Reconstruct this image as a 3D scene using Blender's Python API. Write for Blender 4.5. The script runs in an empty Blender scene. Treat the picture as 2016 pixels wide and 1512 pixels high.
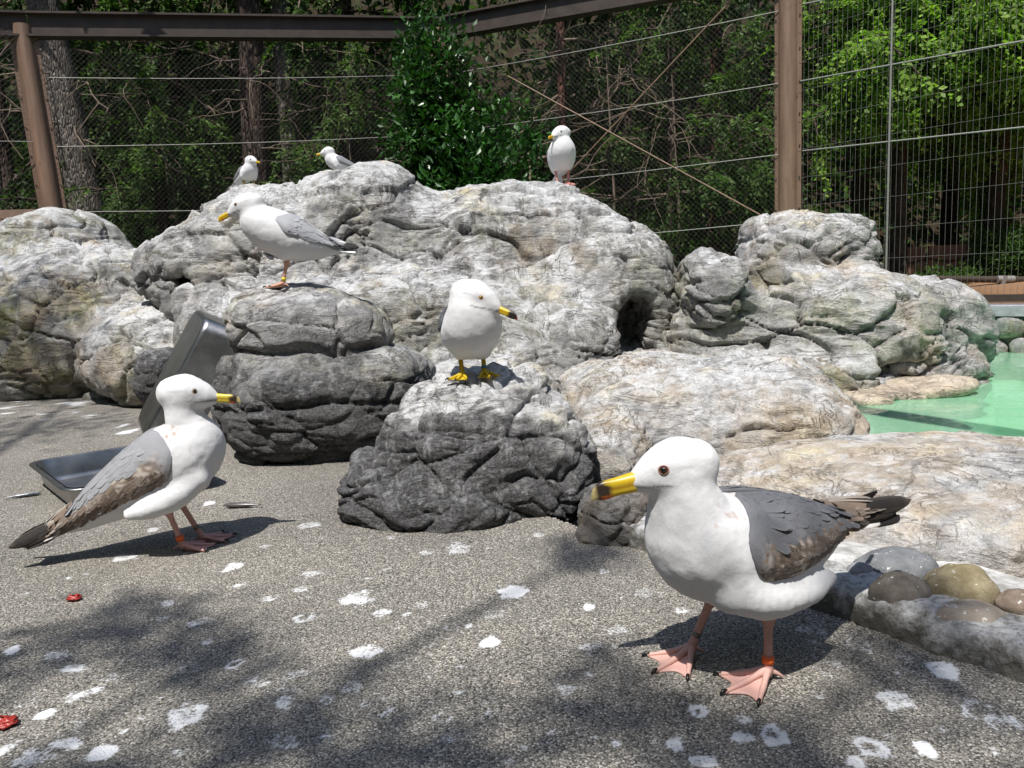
import bpy, math, random
import numpy as np
from mathutils import Vector, Matrix
from mathutils.bvhtree import BVHTree

SC = bpy.context.scene
COL = SC.collection
R = math.radians

# ---------------------------------------------------------------- camera
CAM_H, PITCH, ROLL, FOC = 0.60, R(7.7), R(2.4), 1500.0      # focal length in photo pixels (2016 wide)
cam_d = bpy.data.cameras.new('camera')
cam = bpy.data.objects.new('camera', cam_d)
COL.objects.link(cam)
cam_d.sensor_width = 36.0
cam_d.lens = 36.0 * FOC / 2016.0
cam_d.clip_start, cam_d.clip_end = 0.02, 800.0
cam.matrix_world = Matrix.Translation((0, 0, CAM_H)) @ Matrix.Rotation(R(90) - PITCH, 4, 'X') @ Matrix.Rotation(-ROLL, 4, 'Z')
SC.camera = cam

# ---------------------------------------------------------------- sky and sun
SUN_EL, SUN_AZ = R(64), (-0.36, -0.93)      # horizontal direction towards the sun
_n = math.hypot(*SUN_AZ)
sdir = Vector((SUN_AZ[0] / _n * math.cos(SUN_EL), SUN_AZ[1] / _n * math.cos(SUN_EL), math.sin(SUN_EL)))
world = bpy.data.worlds.new('World')
SC.world = world
world.use_nodes = True
wn, wl = world.node_tree.nodes, world.node_tree.links
wn.clear()
sky = wn.new('ShaderNodeTexSky')
sky.sky_type = 'NISHITA'
sky.sun_disc = False
sky.sun_elevation = SUN_EL
sky.sun_rotation = math.atan2(sdir.x, sdir.y)
bg = wn.new('ShaderNodeBackground')
bg.inputs['Strength'].default_value = 0.115
wo = wn.new('ShaderNodeOutputWorld')
wl.new(sky.outputs[0], bg.inputs[0])
wl.new(bg.outputs[0], wo.inputs[0])
sun_d = bpy.data.lights.new('sun', 'SUN')
sun_d.energy, sun_d.angle, sun_d.color = 4.3, R(0.55), (1.0, 0.965, 0.91)
sun = bpy.data.objects.new('sun', sun_d)
sun.rotation_euler = sdir.to_track_quat('Z', 'Y').to_euler()
sun.location = sdir * 60
COL.objects.link(sun)
SC.view_settings.view_transform = 'Standard'
SC.view_settings.look = 'None'
SC.view_settings.gamma = 1.0
SC.view_settings.use_curve_mapping = False
SC.view_settings.exposure = 0.48
SC.render.engine = 'CYCLES'
SC.cycles.use_denoising = True
SC.cycles.max_bounces = 8
SC.cycles.transparent_max_bounces = 12
SC.cycles.caustics_reflective = False
SC.cycles.caustics_refractive = False

# ---------------------------------------------------------------- measuring the place
def ray(px, py):
    u, v = (px - 1008) / FOC, -(py - 756) / FOC
    c, s = math.cos(ROLL), math.sin(ROLL)
    u, v = u * c + v * s, -u * s + v * c
    return Vector((u, math.cos(PITCH) + v * math.sin(PITCH), -math.sin(PITCH) + v * math.cos(PITCH)))
def at(px, py, Y):
    d = ray(px, py)
    return Vector((0, 0, CAM_H)) + d * (Y / d.y)
def gp(px, py, z=0.0):
    d = ray(px, py)
    return Vector((0, 0, CAM_H)) + d * ((z - CAM_H) / d.z)

# ---------------------------------------------------------------- numpy noise
def _hash(ix, iy, iz, seed):
    h = (ix.astype(np.uint32) * np.uint32(374761393) + iy.astype(np.uint32) * np.uint32(668265263)
         + iz.astype(np.uint32) * np.uint32(2147483647) + np.uint32(seed * 974711 + 1013))
    h = (h ^ (h >> np.uint32(13))) * np.uint32(1274126177)
    h = (h ^ (h >> np.uint32(16))) * np.uint32(2246822519)
    return h ^ (h >> np.uint32(15))
def perlin(p, seed=0):
    p = np.asarray(p, np.float32)
    i = np.floor(p).astype(np.int32)
    f = p - i
    w = f * f * f * (f * (f * 6 - 15) + 10)
    out = np.zeros(len(p), np.float32)
    for dx in (0, 1):
        for dy in (0, 1):
            for dz in (0, 1):
                h = _hash(i[:, 0] + dx, i[:, 1] + dy, i[:, 2] + dz, seed)
                gx = (h & np.uint32(1023)).astype(np.float32) / 511.5 - 1
                gy = ((h >> np.uint32(10)) & np.uint32(1023)).astype(np.float32) / 511.5 - 1
                gz = ((h >> np.uint32(20)) & np.uint32(1023)).astype(np.float32) / 511.5 - 1
                g = gx * (f[:, 0] - dx) + gy * (f[:, 1] - dy) + gz * (f[:, 2] - dz)
                wt = (w[:, 0] if dx else 1 - w[:, 0]) * (w[:, 1] if dy else 1 - w[:, 1]) * (w[:, 2] if dz else 1 - w[:, 2])
                out += g * wt
    return out
def fbm(p, octaves=4, seed=0, gain=0.5):
    p = np.asarray(p, np.float32)
    a, s = 1.0, np.zeros(len(p), np.float32)
    for o in range(octaves):
        s += a * perlin(p * (2.03 ** o) + 17.3 * o, seed + o)
        a *= gain
    return s
def worley(p, seed=0):
    """distance to the nearest cell border (F2-F1) and a random number for the cell"""
    p = np.asarray(p, np.float32)
    i = np.floor(p).astype(np.int32)
    f = p - i
    n = len(p)
    f1 = np.full(n, 9, np.float32)
    f2 = np.full(n, 9, np.float32)
    idv = np.zeros(n, np.float32)
    for dx in (-1, 0, 1):
        for dy in (-1, 0, 1):
            for dz in (-1, 0, 1):
                h = _hash(i[:, 0] + dx, i[:, 1] + dy, i[:, 2] + dz, seed)
                qx = dx + (h & np.uint32(1023)).astype(np.float32) / 1023 - f[:, 0]
                qy = dy + ((h >> np.uint32(10)) & np.uint32(1023)).astype(np.float32) / 1023 - f[:, 1]
                qz = dz + ((h >> np.uint32(20)) & np.uint32(1023)).astype(np.float32) / 1023 - f[:, 2]
                d = np.sqrt(qx * qx + qy * qy + qz * qz)
                near = d < f1
                f2 = np.where(near, f1, np.minimum(f2, d))
                idv = np.where(near, ((h >> np.uint32(5)) & np.uint32(255)).astype(np.float32) / 255, idv)
                f1 = np.where(near, d, f1)
    return f2 - f1, idv
def sstep(a, b, x):
    t = np.clip((x - a) / (b - a), 0, 1)
    return t * t * (3 - 2 * t)

# ---------------------------------------------------------------- mesh helpers
def mesh_np(name, V, F, smooth=True):
    """fast mesh: V (n,3), F (m,k) with one k for all faces, or a list of such arrays"""
    me = bpy.data.meshes.new(name)
    V = np.ascontiguousarray(V, np.float32)
    Fs = F if isinstance(F, list) else [F]
    Fs = [np.asarray(f, np.int32) for f in Fs if len(f)]
    loops = np.concatenate([f.ravel() for f in Fs])
    sizes = np.concatenate([np.full(len(f), f.shape[1], np.int32) for f in Fs])
    starts = np.concatenate([[0], np.cumsum(sizes)[:-1]]).astype(np.int32)
    me.vertices.add(len(V)); me.vertices.foreach_set('co', V.ravel())
    me.loops.add(len(loops)); me.loops.foreach_set('vertex_index', loops)
    me.polygons.add(len(sizes)); me.polygons.foreach_set('loop_start', starts); me.polygons.foreach_set('loop_total', sizes)
    me.polygons.foreach_set('use_smooth', np.full(len(sizes), bool(smooth)))
    me.update(calc_edges=True)
    return me
def attr(me, name, data, typ='FLOAT', domain='POINT'):
    a = me.attributes.new(name, typ, domain)
    data = np.ascontiguousarray(data, np.float32)
    if typ == 'FLOAT_COLOR':
        if data.shape[1] == 3:
            data = np.concatenate([data, np.ones((len(data), 1), np.float32)], 1)
        a.data.foreach_set('color', data.ravel())
    else:
        a.data.foreach_set('value', data.ravel())
def obj(name, me, mat=None, parent=None, label=None, cat=None, group=None, kind=None, loc=None):
    o = bpy.data.objects.new(name, me)
    COL.objects.link(o)
    if mat is not None and me is not None and not me.materials:
        me.materials.append(mat)
    if parent is not None: o.parent = parent
    if label: o['label'] = label
    if cat: o['category'] = cat
    if group: o['group'] = group
    if kind: o['kind'] = kind
    if loc is not None: o.location = loc
    return o
def empty(name, loc=(0, 0, 0), rz=0.0, label=None, cat=None, group=None):
    o = obj(name, None, None, None, label, cat, group)
    o.location = loc
    o.rotation_euler = (0, 0, rz)
    o.empty_display_size = 0.1
    return o
class MB:
    """collects plain shapes into one mesh"""
    def __init__(s): s.v, s.f, s.n, s.c = [], {}, 0, []
    def add(s, V, F, col=None):
        V = np.asarray(V, np.float32); F = np.asarray(F, np.int32)
        s.v.append(V); s.f.setdefault(F.shape[1], []).append(F + s.n); s.n += len(V)
        s.c.append(np.tile(np.asarray(col if col is not None else (1, 1, 1), np.float32), (len(V), 1)) if np.ndim(col) < 2 else np.asarray(col, np.float32))
        return s
    def box(s, c, size, M=None):
        h = np.asarray(size) / 2
        V = np.array([[x, y, z] for x in (-1, 1) for y in (-1, 1) for z in (-1, 1)]) * h + (np.asarray(c) if M is None else 0)
        if M is not None:
            V = np.array([(M @ Vector(v)) for v in V]) + np.asarray(c)
        return s.add(V, [[0, 1, 3, 2], [4, 6, 7, 5], [0, 4, 5, 1], [2, 3, 7, 6], [0, 2, 6, 4], [1, 5, 7, 3]])
    def tube(s, pts, rad, n=6, cap=True, col=None):
        P = np.asarray(pts, np.float64); m = len(P)
        rad = np.full(m, rad) if np.ndim(rad) == 0 else np.asarray(rad)
        T = np.gradient(P, axis=0); T /= np.linalg.norm(T, axis=1)[:, None] + 1e-12
        up = np.array([0, 0, 1.0]) if abs(T[0, 2]) < 0.9 else np.array([1.0, 0, 0])
        rings = []
        for k in range(m):
            a = np.cross(T[k], up); a /= np.linalg.norm(a) + 1e-12
            b = np.cross(a, T[k]); up = b
            th = np.arange(n) * 2 * math.pi / n
            rings.append(P[k] + rad[k] * (np.cos(th)[:, None] * a + np.sin(th)[:, None] * b))
        V = np.concatenate(rings)
        F = [[k * n + i, k * n + (i + 1) % n, (k + 1) * n + (i + 1) % n, (k + 1) * n + i] for k in range(m - 1) for i in range(n)]
        s.add(V, F, col)
        if cap and n > 2:
            for base in (0, (m - 1) * n):
                idx = list(range(base, base + n))
                s.add(V[idx], [list(range(n))[::-1] if base == 0 else list(range(n))], col)
        return s
    def mesh(s, name, smooth=True, color=False):
        me = mesh_np(name, np.concatenate(s.v), [np.concatenate(f) for f in s.f.values()], smooth)
        if color: attr(me, 'Col', np.concatenate(s.c), 'FLOAT_COLOR')
        return me
def catmull(P, n):
    """n samples on a Catmull-Rom curve through the rows of P"""
    P = np.asarray(P, float)
    Q = np.vstack([2 * P[0] - P[1], P, 2 * P[-1] - P[-2]])
    t = np.linspace(0, len(P) - 1, n)
    i = np.minimum(t.astype(int), len(P) - 2); f = (t - i)[:, None]
    a, b, c, d = Q[i], Q[i + 1], Q[i + 2], Q[i + 3]
    return 0.5 * (2 * b + (c - a) * f + (2 * a - 5 * b + 4 * c - d) * f ** 2 + (3 * b - a - 3 * c + d) * f ** 3)
def nets(fn, lo, hi, h):
    """surface nets of the level set fn(P)=0 (negative inside) in the box lo..hi with cell h"""
    lo = np.asarray(lo, np.float32); hi = np.asarray(hi, np.float32)
    n = np.ceil((hi - lo) / h).astype(int) + 1
    ax = [lo[k] + h * np.arange(n[k], dtype=np.float32) for k in range(3)]
    B = 5                                     # coarse pass: only blocks near the surface are sampled finely
    cn = -(-(n - 1) // B) + 1
    cax = [lo[k] + h * B * np.arange(cn[k], dtype=np.float32) for k in range(3)]
    X, Y, Z = np.meshgrid(*cax, indexing='ij')
    cf = fn(np.stack([X.ravel(), Y.ravel(), Z.ravel()], 1)).reshape(X.shape)
    near = np.abs(cf) < h * B * 2.2
    blk = np.zeros(cn - 1, bool)
    for a in (0, 1):
        for b in (0, 1):
            for c in (0, 1):
                q = cf[a:cn[0] - 1 + a, b:cn[1] - 1 + b, c:cn[2] - 1 + c]
                blk |= near[a:cn[0] - 1 + a, b:cn[1] - 1 + b, c:cn[2] - 1 + c] | ((q < 0) != (cf[:-1, :-1, :-1] < 0))
    ix = [np.minimum(np.arange(n[k]) // B, cn[k] - 2) for k in range(3)]
    f = np.ascontiguousarray(cf[ix[0]][:, ix[1]][:, :, ix[2]])
    need = blk[ix[0]][:, ix[1]][:, :, ix[2]]
    for k in range(3):                        # block borders belong to both sides
        jm = np.maximum(np.arange(n[k]) - 1, 0) // B; jm = np.minimum(jm, cn[k] - 2)
        jj = list(ix); jj[k] = jm
        need |= blk[jj[0]][:, jj[1]][:, :, jj[2]]
    I0 = np.argwhere(need)
    for s0 in range(0, len(I0), 400000):
        J = I0[s0:s0 + 400000]
        f[J[:, 0], J[:, 1], J[:, 2]] = fn((lo + h * J).astype(np.float32))
    s = f < 0
    cnt = np.zeros(n - 1, np.int8)
    for a in (0, 1):
        for b in (0, 1):
            for c in (0, 1):
                cnt += s[a:n[0] - 1 + a, b:n[1] - 1 + b, c:n[2] - 1 + c]
    act = (cnt > 0) & (cnt < 8)
    I = np.argwhere(act)
    idx = np.full(n - 1, -1, np.int32)
    idx[act] = np.arange(len(I))
    acc = np.zeros((len(I), 3), np.float32); num = np.zeros(len(I), np.float32)
    corners = [(a, b, c) for a in (0, 1) for b in (0, 1) for c in (0, 1)]
    val = {c: f[I[:, 0] + c[0], I[:, 1] + c[1], I[:, 2] + c[2]] for c in corners}
    for c in corners:
        for k in range(3):
            if c[k] == 0:
                d = list(c); d[k] = 1; d = tuple(d)
                va, vb = val[c], val[d]
                m = (va < 0) != (vb < 0)
                t = np.where(m, va / np.where(va == vb, 1, va - vb), 0)
                for q in range(3):
                    acc[:, q] += np.where(m, c[q] + (t if q == k else 0), 0)
                num += m
    V = lo + h * (I + acc / num[:, None])
    quads = []
    for k in range(3):
        o1, o2 = [(1, 2), (2, 0), (0, 1)][k]
        sl = [slice(None)] * 3; sl[k] = slice(0, -1); s0 = s[tuple(sl)]
        sl[k] = slice(1, None); s1 = s[tuple(sl)]
        E = np.argwhere(s0 != s1)
        ok = (E[:, o1] > 0) & (E[:, o2] > 0) & (E[:, o1] < n[o1] - 1) & (E[:, o2] < n[o2] - 1)
        E = E[ok]
        inside = s0[E[:, 0], E[:, 1], E[:, 2]]
        def cell(d1, d2):
            G = E.copy(); G[:, o1] += d1; G[:, o2] += d2
            return idx[G[:, 0], G[:, 1], G[:, 2]]
        q = np.stack([cell(-1, -1), cell(0, -1), cell(0, 0), cell(-1, 0)], 1)
        q[~inside] = q[~inside][:, ::-1]
        quads.append(q)
    return V, np.concatenate(quads)
def grad(fn, V, e=0.003):
    G = np.stack([fn(V + np.array(d, np.float32) * e) - fn(V - np.array(d, np.float32) * e) for d in ((1, 0, 0), (0, 1, 0), (0, 0, 1))], 1)
    return G / (np.linalg.norm(G, axis=1)[:, None] + 1e-9)
def smin(a, b, k):
    h = np.clip(0.5 + 0.5 * (b - a) / k, 0, 1)
    return b + (a - b) * h - k * h * (1 - h)

# ---------------------------------------------------------------- material helpers
class NT:
    def __init__(s, name):
        s.m = bpy.data.materials.new(name); s.m.use_nodes = True
        s.t = s.m.node_tree; s.N, s.L = s.t.nodes, s.t.links
        s.N.clear()
        s.out = s.N.new('ShaderNodeOutputMaterial')
    def node(s, typ, **kw):
        n = s.N.new(typ)
        for k, v in kw.items():
            if hasattr(n, k): setattr(n, k, v)
        return n
    def set(s, n, key, v):
        if v is None: return
        inp = n.inputs[key]
        if isinstance(v, bpy.types.NodeSocket): s.L.new(v, inp)
        else:
            if isinstance(v, tuple) and len(v) == 3 and inp.type == 'RGBA': v = v + (1,)
            inp.default_value = v
    def coord(s, scale=(1, 1, 1), kind='Object', rot=(0, 0, 0)):
        tc = s.node('ShaderNodeTexCoord')
        mp = s.node('ShaderNodeMapping')
        mp.inputs['Scale'].default_value = scale if isinstance(scale, tuple) else (scale,) * 3
        mp.inputs['Rotation'].default_value = rot
        s.L.new(tc.outputs[kind], mp.inputs[0])
        return mp.outputs[0]
    def noise(s, vec, scale=5, detail=4, rough=0.55, dist=0.0, col=False):
        n = s.node('ShaderNodeTexNoise')
        s.set(n, 'Vector', vec); n.inputs['Scale'].default_value = scale
        n.inputs['Detail'].default_value = detail; n.inputs['Roughness'].default_value = rough
        n.inputs['Distortion'].default_value = dist
        return n.outputs['Color' if col else 'Fac']
    def voronoi(s, vec, scale=5, feature='F1', out='Distance', rnd=1.0):
        n = s.node('ShaderNodeTexVoronoi'); n.feature = feature
        s.set(n, 'Vector', vec); n.inputs['Scale'].default_value = scale
        n.inputs['Randomness'].default_value = rnd
        return n.outputs[out]
    def ramp(s, fac, a, b, ca=(0, 0, 0), cb=(1, 1, 1)):
        r = s.node('ShaderNodeValToRGB'); e = r.color_ramp.elements
        e[0].position, e[1].position = a, b
        e[0].color, e[1].color = tuple(ca) + (1,), tuple(cb) + (1,)
        s.set(r, 'Fac', fac)
        return r.outputs['Color']
    def stops(s, fac, lst):
        r = s.node('ShaderNodeValToRGB'); cr = r.color_ramp
        while len(cr.elements) < len(lst): cr.elements.new(0.5)
        for e, (p, c) in zip(cr.elements, lst): e.position = p; e.color = tuple(c) + (1,)
        s.set(r, 'Fac', fac)
        return r.outputs['Color']
    def mix(s, fac, a, b, mode='MIX'):
        n = s.node('ShaderNodeMixRGB'); n.blend_type = mode
        s.set(n, 'Fac', fac); s.set(n, 'Color1', a); s.set(n, 'Color2', b)
        return n.outputs[0]
    def math(s, op, a, b=0.0, c=None, clamp=False):
        n = s.node('ShaderNodeMath'); n.operation = op; n.use_clamp = clamp
        s.set(n, 0, a); s.set(n, 1, b)
        if c is not None: s.set(n, 2, c)
        return n.outputs[0]
    def attr(s, name, out='Fac'):
        n = s.node('ShaderNodeAttribute'); n.attribute_name = name
        return n.outputs[out]
    def bump(s, h, strength=0.5, dist=0.01, normal=None):
        n = s.node('ShaderNodeBump')
        n.inputs['Strength'].default_value = strength; n.inputs['Distance'].default_value = dist
        s.set(n, 'Height', h); s.set(n, 'Normal', normal)
        return n.outputs[0]
    def bsdf(s, color, rough=0.8, normal=None, metal=0.0, spec=0.3, **kw):
        b = s.node('ShaderNodeBsdfPrincipled')
        s.set(b, 'Base Color', color); s.set(b, 'Roughness', rough); s.set(b, 'Metallic', metal)
        b.inputs['Specular IOR Level'].default_value = spec
        s.set(b, 'Normal', normal)
        for k, v in kw.items(): s.set(b, k.replace('_', ' '), v)
        s.last = b
        s.L.new(b.outputs[0], s.out.inputs[0])
        return s.m
# ================================================================ materials of the setting
def rock_material(name, dark=0.0, warm=0.5, scale=1.0, algae=0.3, guano=0.5, streak=0.5, base=1.0):
    m = NT(name)
    P = m.coord(scale, 'Object')
    n1 = m.noise(P, 2.2, 6, 0.62, 0.4)
    n2 = m.noise(P, 9, 6, 0.65)
    n3 = m.noise(P, 60, 4, 0.7)
    b = base
    grey = m.stops(n2, [(0.28, (0.22 * b, 0.22 * b, 0.222 * b)), (0.45, (0.38 * b, 0.378 * b, 0.378 * b)), (0.58, (0.49 * b, 0.485 * b, 0.48 * b)), (0.75, (0.60 * b, 0.592 * b, 0.582 * b))])
    tan = m.stops(n2, [(0.3, (0.31 * b, 0.255 * b, 0.195 * b)), (0.55, (0.50 * b, 0.425 * b, 0.335 * b)), (0.75, (0.62 * b, 0.55 * b, 0.46 * b))])
    c = m.mix(m.ramp(n1, 0.62 - 0.24 * warm, 0.80 - 0.24 * warm), grey, tan)
    cell = m.attr('cell')
    c = m.mix(0.35, c, m.mix(cell, (0.42, 0.42, 0.43), (0.62, 0.60, 0.57)), 'OVERLAY')
    al = m.math('MULTIPLY', m.ramp(m.noise(P, 1.7, 5, 0.6, 0.6), 0.45, 0.60), m.ramp(n2, 0.36, 0.58))
    c = m.mix(m.math('MULTIPLY', al, algae), c, (0.19, 0.19, 0.06))
    # black biofilm on wetted rock, by mask
    wet = m.attr('stain')
    wetm = m.ramp(m.math('ADD', wet, m.math('MULTIPLY', m.math('SUBTRACT', n2, 0.5), 0.9)), 0.35, 0.60)
    c = m.mix(m.math('MULTIPLY', wetm, dark), c, m.mix(m.ramp(n3, 0.35, 0.7), (0.045, 0.045, 0.050), (0.185, 0.182, 0.180)))
    # thin bedding cracks and upright joints
    st = m.noise(m.coord((3.2 * scale, 3.2 * scale, 12 * scale), 'Object', (0.10, 0.16, 0)), 1.0, 5, 0.6, 1.3)
    jt = m.noise(m.coord((6.0 * scale, 6.0 * scale, 1.9 * scale), 'Object'), 1.0, 4, 0.6, 0.9)
    gate_ = m.ramp(m.noise(P, 2.6, 4, 0.6), 0.38, 0.60)
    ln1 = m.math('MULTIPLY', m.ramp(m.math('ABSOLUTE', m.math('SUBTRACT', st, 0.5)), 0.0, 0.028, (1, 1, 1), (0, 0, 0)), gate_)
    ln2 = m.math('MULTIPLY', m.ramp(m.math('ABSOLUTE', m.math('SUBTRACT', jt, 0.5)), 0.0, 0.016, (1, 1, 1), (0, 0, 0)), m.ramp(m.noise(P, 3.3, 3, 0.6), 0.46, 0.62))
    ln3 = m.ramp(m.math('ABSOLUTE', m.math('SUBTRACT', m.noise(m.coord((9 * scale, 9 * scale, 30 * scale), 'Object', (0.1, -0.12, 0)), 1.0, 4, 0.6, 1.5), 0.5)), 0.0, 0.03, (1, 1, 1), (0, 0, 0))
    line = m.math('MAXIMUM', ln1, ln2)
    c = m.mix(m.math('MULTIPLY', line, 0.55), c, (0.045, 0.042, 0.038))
    c = m.mix(m.math('MULTIPLY', ln3, 0.13), c, (0.09, 0.085, 0.08))
    big = m.noise(P, 1.3, 4, 0.6, 0.5)
    c = m.mix(0.55, c, m.ramp(big, 0.32, 0.68, (0.30, 0.30, 0.305), (0.66, 0.652, 0.64)), 'OVERLAY')
    # darker brown tone along the modelled cracks, broken up by fine noise
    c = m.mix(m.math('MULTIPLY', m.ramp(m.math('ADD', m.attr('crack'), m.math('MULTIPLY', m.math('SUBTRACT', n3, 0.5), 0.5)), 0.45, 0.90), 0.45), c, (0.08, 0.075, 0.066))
    # dried guano on the tops and in runs down the faces
    S = m.coord((9 * scale, 9 * scale, 0.9 * scale), 'Object')
    run = m.noise(S, 1.0, 5, 0.62, 0.5)
    run2 = m.noise(m.coord((22 * scale, 22 * scale, 2.0 * scale), 'Object'), 1.0, 4, 0.6, 0.3)
    top = m.attr('top')
    g = m.math('ADD', m.math('MULTIPLY', top, guano * 1.42), m.math('MULTIPLY', m.math('SUBTRACT', n2, 0.5), 1.1))
    g = m.math('ADD', g, m.math('MULTIPLY', m.math('SUBTRACT', run, 0.5), 2.6 * streak))
    g = m.math('SUBTRACT', g, m.math('MULTIPLY', m.math('MULTIPLY', wetm, dark), 0.75))
    g = m.math('SUBTRACT', g, m.math('MULTIPLY', line, 0.25))
    gm = m.ramp(g, 0.44, 0.74)
    gm2 = m.math('MULTIPLY', m.ramp(m.math('ADD', m.math('MULTIPLY', run2, 0.95), m.math('MULTIPLY', top, 0.16)), 0.595, 0.69), streak * 0.8, clamp=True)
    gm = m.math('MAXIMUM', gm, gm2)
    yel = m.ramp(m.noise(P, 3.1, 4, 0.6), 0.56, 0.68)
    gcol = m.mix(m.math('MULTIPLY', yel, top), (0.74, 0.74, 0.74), (0.74, 0.65, 0.43))
    gcol = m.mix(m.ramp(n3, 0.40, 0.62), m.mix(0.45, gcol, (0.33, 0.33, 0.34)), gcol)
    c = m.mix(m.math('MULTIPLY', gm, 0.88), c, gcol)
    # fine relief
    w = m.coord((scale * 7, scale * 7, scale * 11), 'Object')
    wn_ = m.noise(w, 1.5, 7, 0.68, 0.9)
    h = m.math('SUBTRACT', m.math('MULTIPLY', wn_, 1.0), m.math('MULTIPLY', line, 0.45))
    h = m.math('SUBTRACT', h, m.math('MULTIPLY', ln3, 0.09))
    h = m.math('ADD', h, m.math('MULTIPLY', n3, 0.28))
    nb = m.bump(h, 0.85, 0.028 / scale)
    nb = m.bump(m.noise(P, 120, 4, 0.75), 0.7, 0.006 / scale, nb)
    m.bsdf(c, 0.86, nb, spec=0.2)
    return m.m
M = {}
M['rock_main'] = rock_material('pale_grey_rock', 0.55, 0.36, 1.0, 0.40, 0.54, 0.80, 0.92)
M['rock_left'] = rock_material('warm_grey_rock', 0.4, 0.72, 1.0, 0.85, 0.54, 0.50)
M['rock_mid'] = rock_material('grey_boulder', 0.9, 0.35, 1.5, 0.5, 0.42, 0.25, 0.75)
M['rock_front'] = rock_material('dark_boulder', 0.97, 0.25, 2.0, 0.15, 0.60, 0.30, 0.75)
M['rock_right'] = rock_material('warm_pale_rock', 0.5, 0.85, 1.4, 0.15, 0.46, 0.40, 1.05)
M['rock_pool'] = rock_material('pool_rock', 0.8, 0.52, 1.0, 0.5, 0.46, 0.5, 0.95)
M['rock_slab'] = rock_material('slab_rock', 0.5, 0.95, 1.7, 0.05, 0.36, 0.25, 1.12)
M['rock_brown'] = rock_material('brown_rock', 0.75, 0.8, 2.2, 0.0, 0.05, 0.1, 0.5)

def cobble_material(name, c1, c2):
    m = NT(name)
    P = m.coord(1.0, 'Object')
    n = m.noise(P, 30, 6, 0.7)
    c = m.mix(m.ramp(n, 0.35, 0.65), c1, c2)
    sp = m.ramp(m.noise(P, 85, 3, 0.6), 0.64, 0.69)
    c = m.mix(m.math('MULTIPLY', sp, 0.8), c, (0.66, 0.64, 0.60))
    m.bsdf(c, 0.95, m.bump(n, 0.7, 0.006), spec=0.08)
    return m.m

def floor_material():
    m = NT('exposed_aggregate_concrete')
    P = m.coord(1.0, 'Object')
    Pw = m.mix(0.004, P, m.noise(P, 120, 2, 0.5, 0, True), 'ADD')
    va = m.node('ShaderNodeTexVoronoi'); m.set(va, 'Vector', Pw); va.inputs['Scale'].default_value = 320
    vb = m.node('ShaderNodeTexVoronoi'); m.set(vb, 'Vector', Pw); vb.inputs['Scale'].default_value = 560
    sep = m.node('ShaderNodeSeparateColor'); m.L.new(va.outputs['Color'], sep.inputs[0])
    sep2 = m.node('ShaderNodeSeparateColor'); m.L.new(vb.outputs['Color'], sep2.inputs[0])
    peb = m.stops(sep.outputs[0], [(0.0, (0.11, 0.108, 0.102)), (0.25, (0.21, 0.202, 0.184)), (0.5, (0.29, 0.268, 0.23)), (0.72, (0.36, 0.33, 0.28)), (0.92, (0.50, 0.475, 0.43)), (1.0, (0.58, 0.56, 0.52))])
    grit = m.stops(sep2.outputs[1], [(0.0, (0.07, 0.068, 0.063)), (0.5, (0.23, 0.214, 0.188)), (1.0, (0.40, 0.375, 0.335))])
    c = m.mix(m.ramp(sep.outputs[2], 0.30, 0.42), grit, peb)
    c = m.mix(m.ramp(va.outputs['Distance'], 0.45, 0.75), c, (0.06, 0.057, 0.052))
    big = m.noise(P, 1.6, 5, 0.6)
    c = m.mix(0.55, c, m.ramp(big, 0.3, 0.7, (0.36, 0.36, 0.36), (0.62, 0.60, 0.57)), 'OVERLAY')
    # droppings: shapes come with the floor as a mask, broken up on the grit
    g = m.attr('guano')
    n = m.noise(P, 190, 4, 0.72)
    n2 = m.noise(P, 38, 4, 0.6)
    k = m.math('ADD', g, m.math('ADD', m.math('MULTIPLY', m.math('SUBTRACT', n, 0.5), 1.7), m.math('MULTIPLY', m.math('SUBTRACT', n2, 0.5), 0.9)))
    k = m.math('MULTIPLY', m.ramp(k, 0.34, 0.72), m.ramp(g, 0.02, 0.14))
    c = m.mix(m.math('MULTIPLY', k, 0.92), c, (0.70, 0.71, 0.72))
    wetd = m.attr('damp')
    c = m.mix(wetd, c, m.mix(0.5, c, (0.02, 0.02, 0.02)))
    joint = m.attr('joint')
    c = m.mix(joint, c, (0.02, 0.02, 0.02))
    h = m.math('SUBTRACT', 1.0, m.math('MULTIPLY', va.outputs['Distance'], 0.8))
    h = m.math('ADD', h, m.math('MULTIPLY', m.noise(P, 420, 2, 0.5), 0.5))
    m.bsdf(c, 0.8, m.bump(h, 0.6, 0.0028), spec=0.3)
    return m.m
M['floor'] = floor_material()

def simple(name, c, rough=0.6, metal=0.0, spec=0.4, nscale=40, var=0.25, bump=0.2, bdist=0.003):
    m = NT(name)
    P = m.coord(1.0, 'Object')
    n = m.noise(P, nscale, 5, 0.6)
    col = m.mix(var, c, m.ramp(n, 0.3, 0.7, tuple(x * 0.45 for x in c), tuple(min(1, x * 1.5) for x in c)))
    m.bsdf(col, rough, m.bump(n, bump, bdist), metal, spec)
    return m.m

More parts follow.
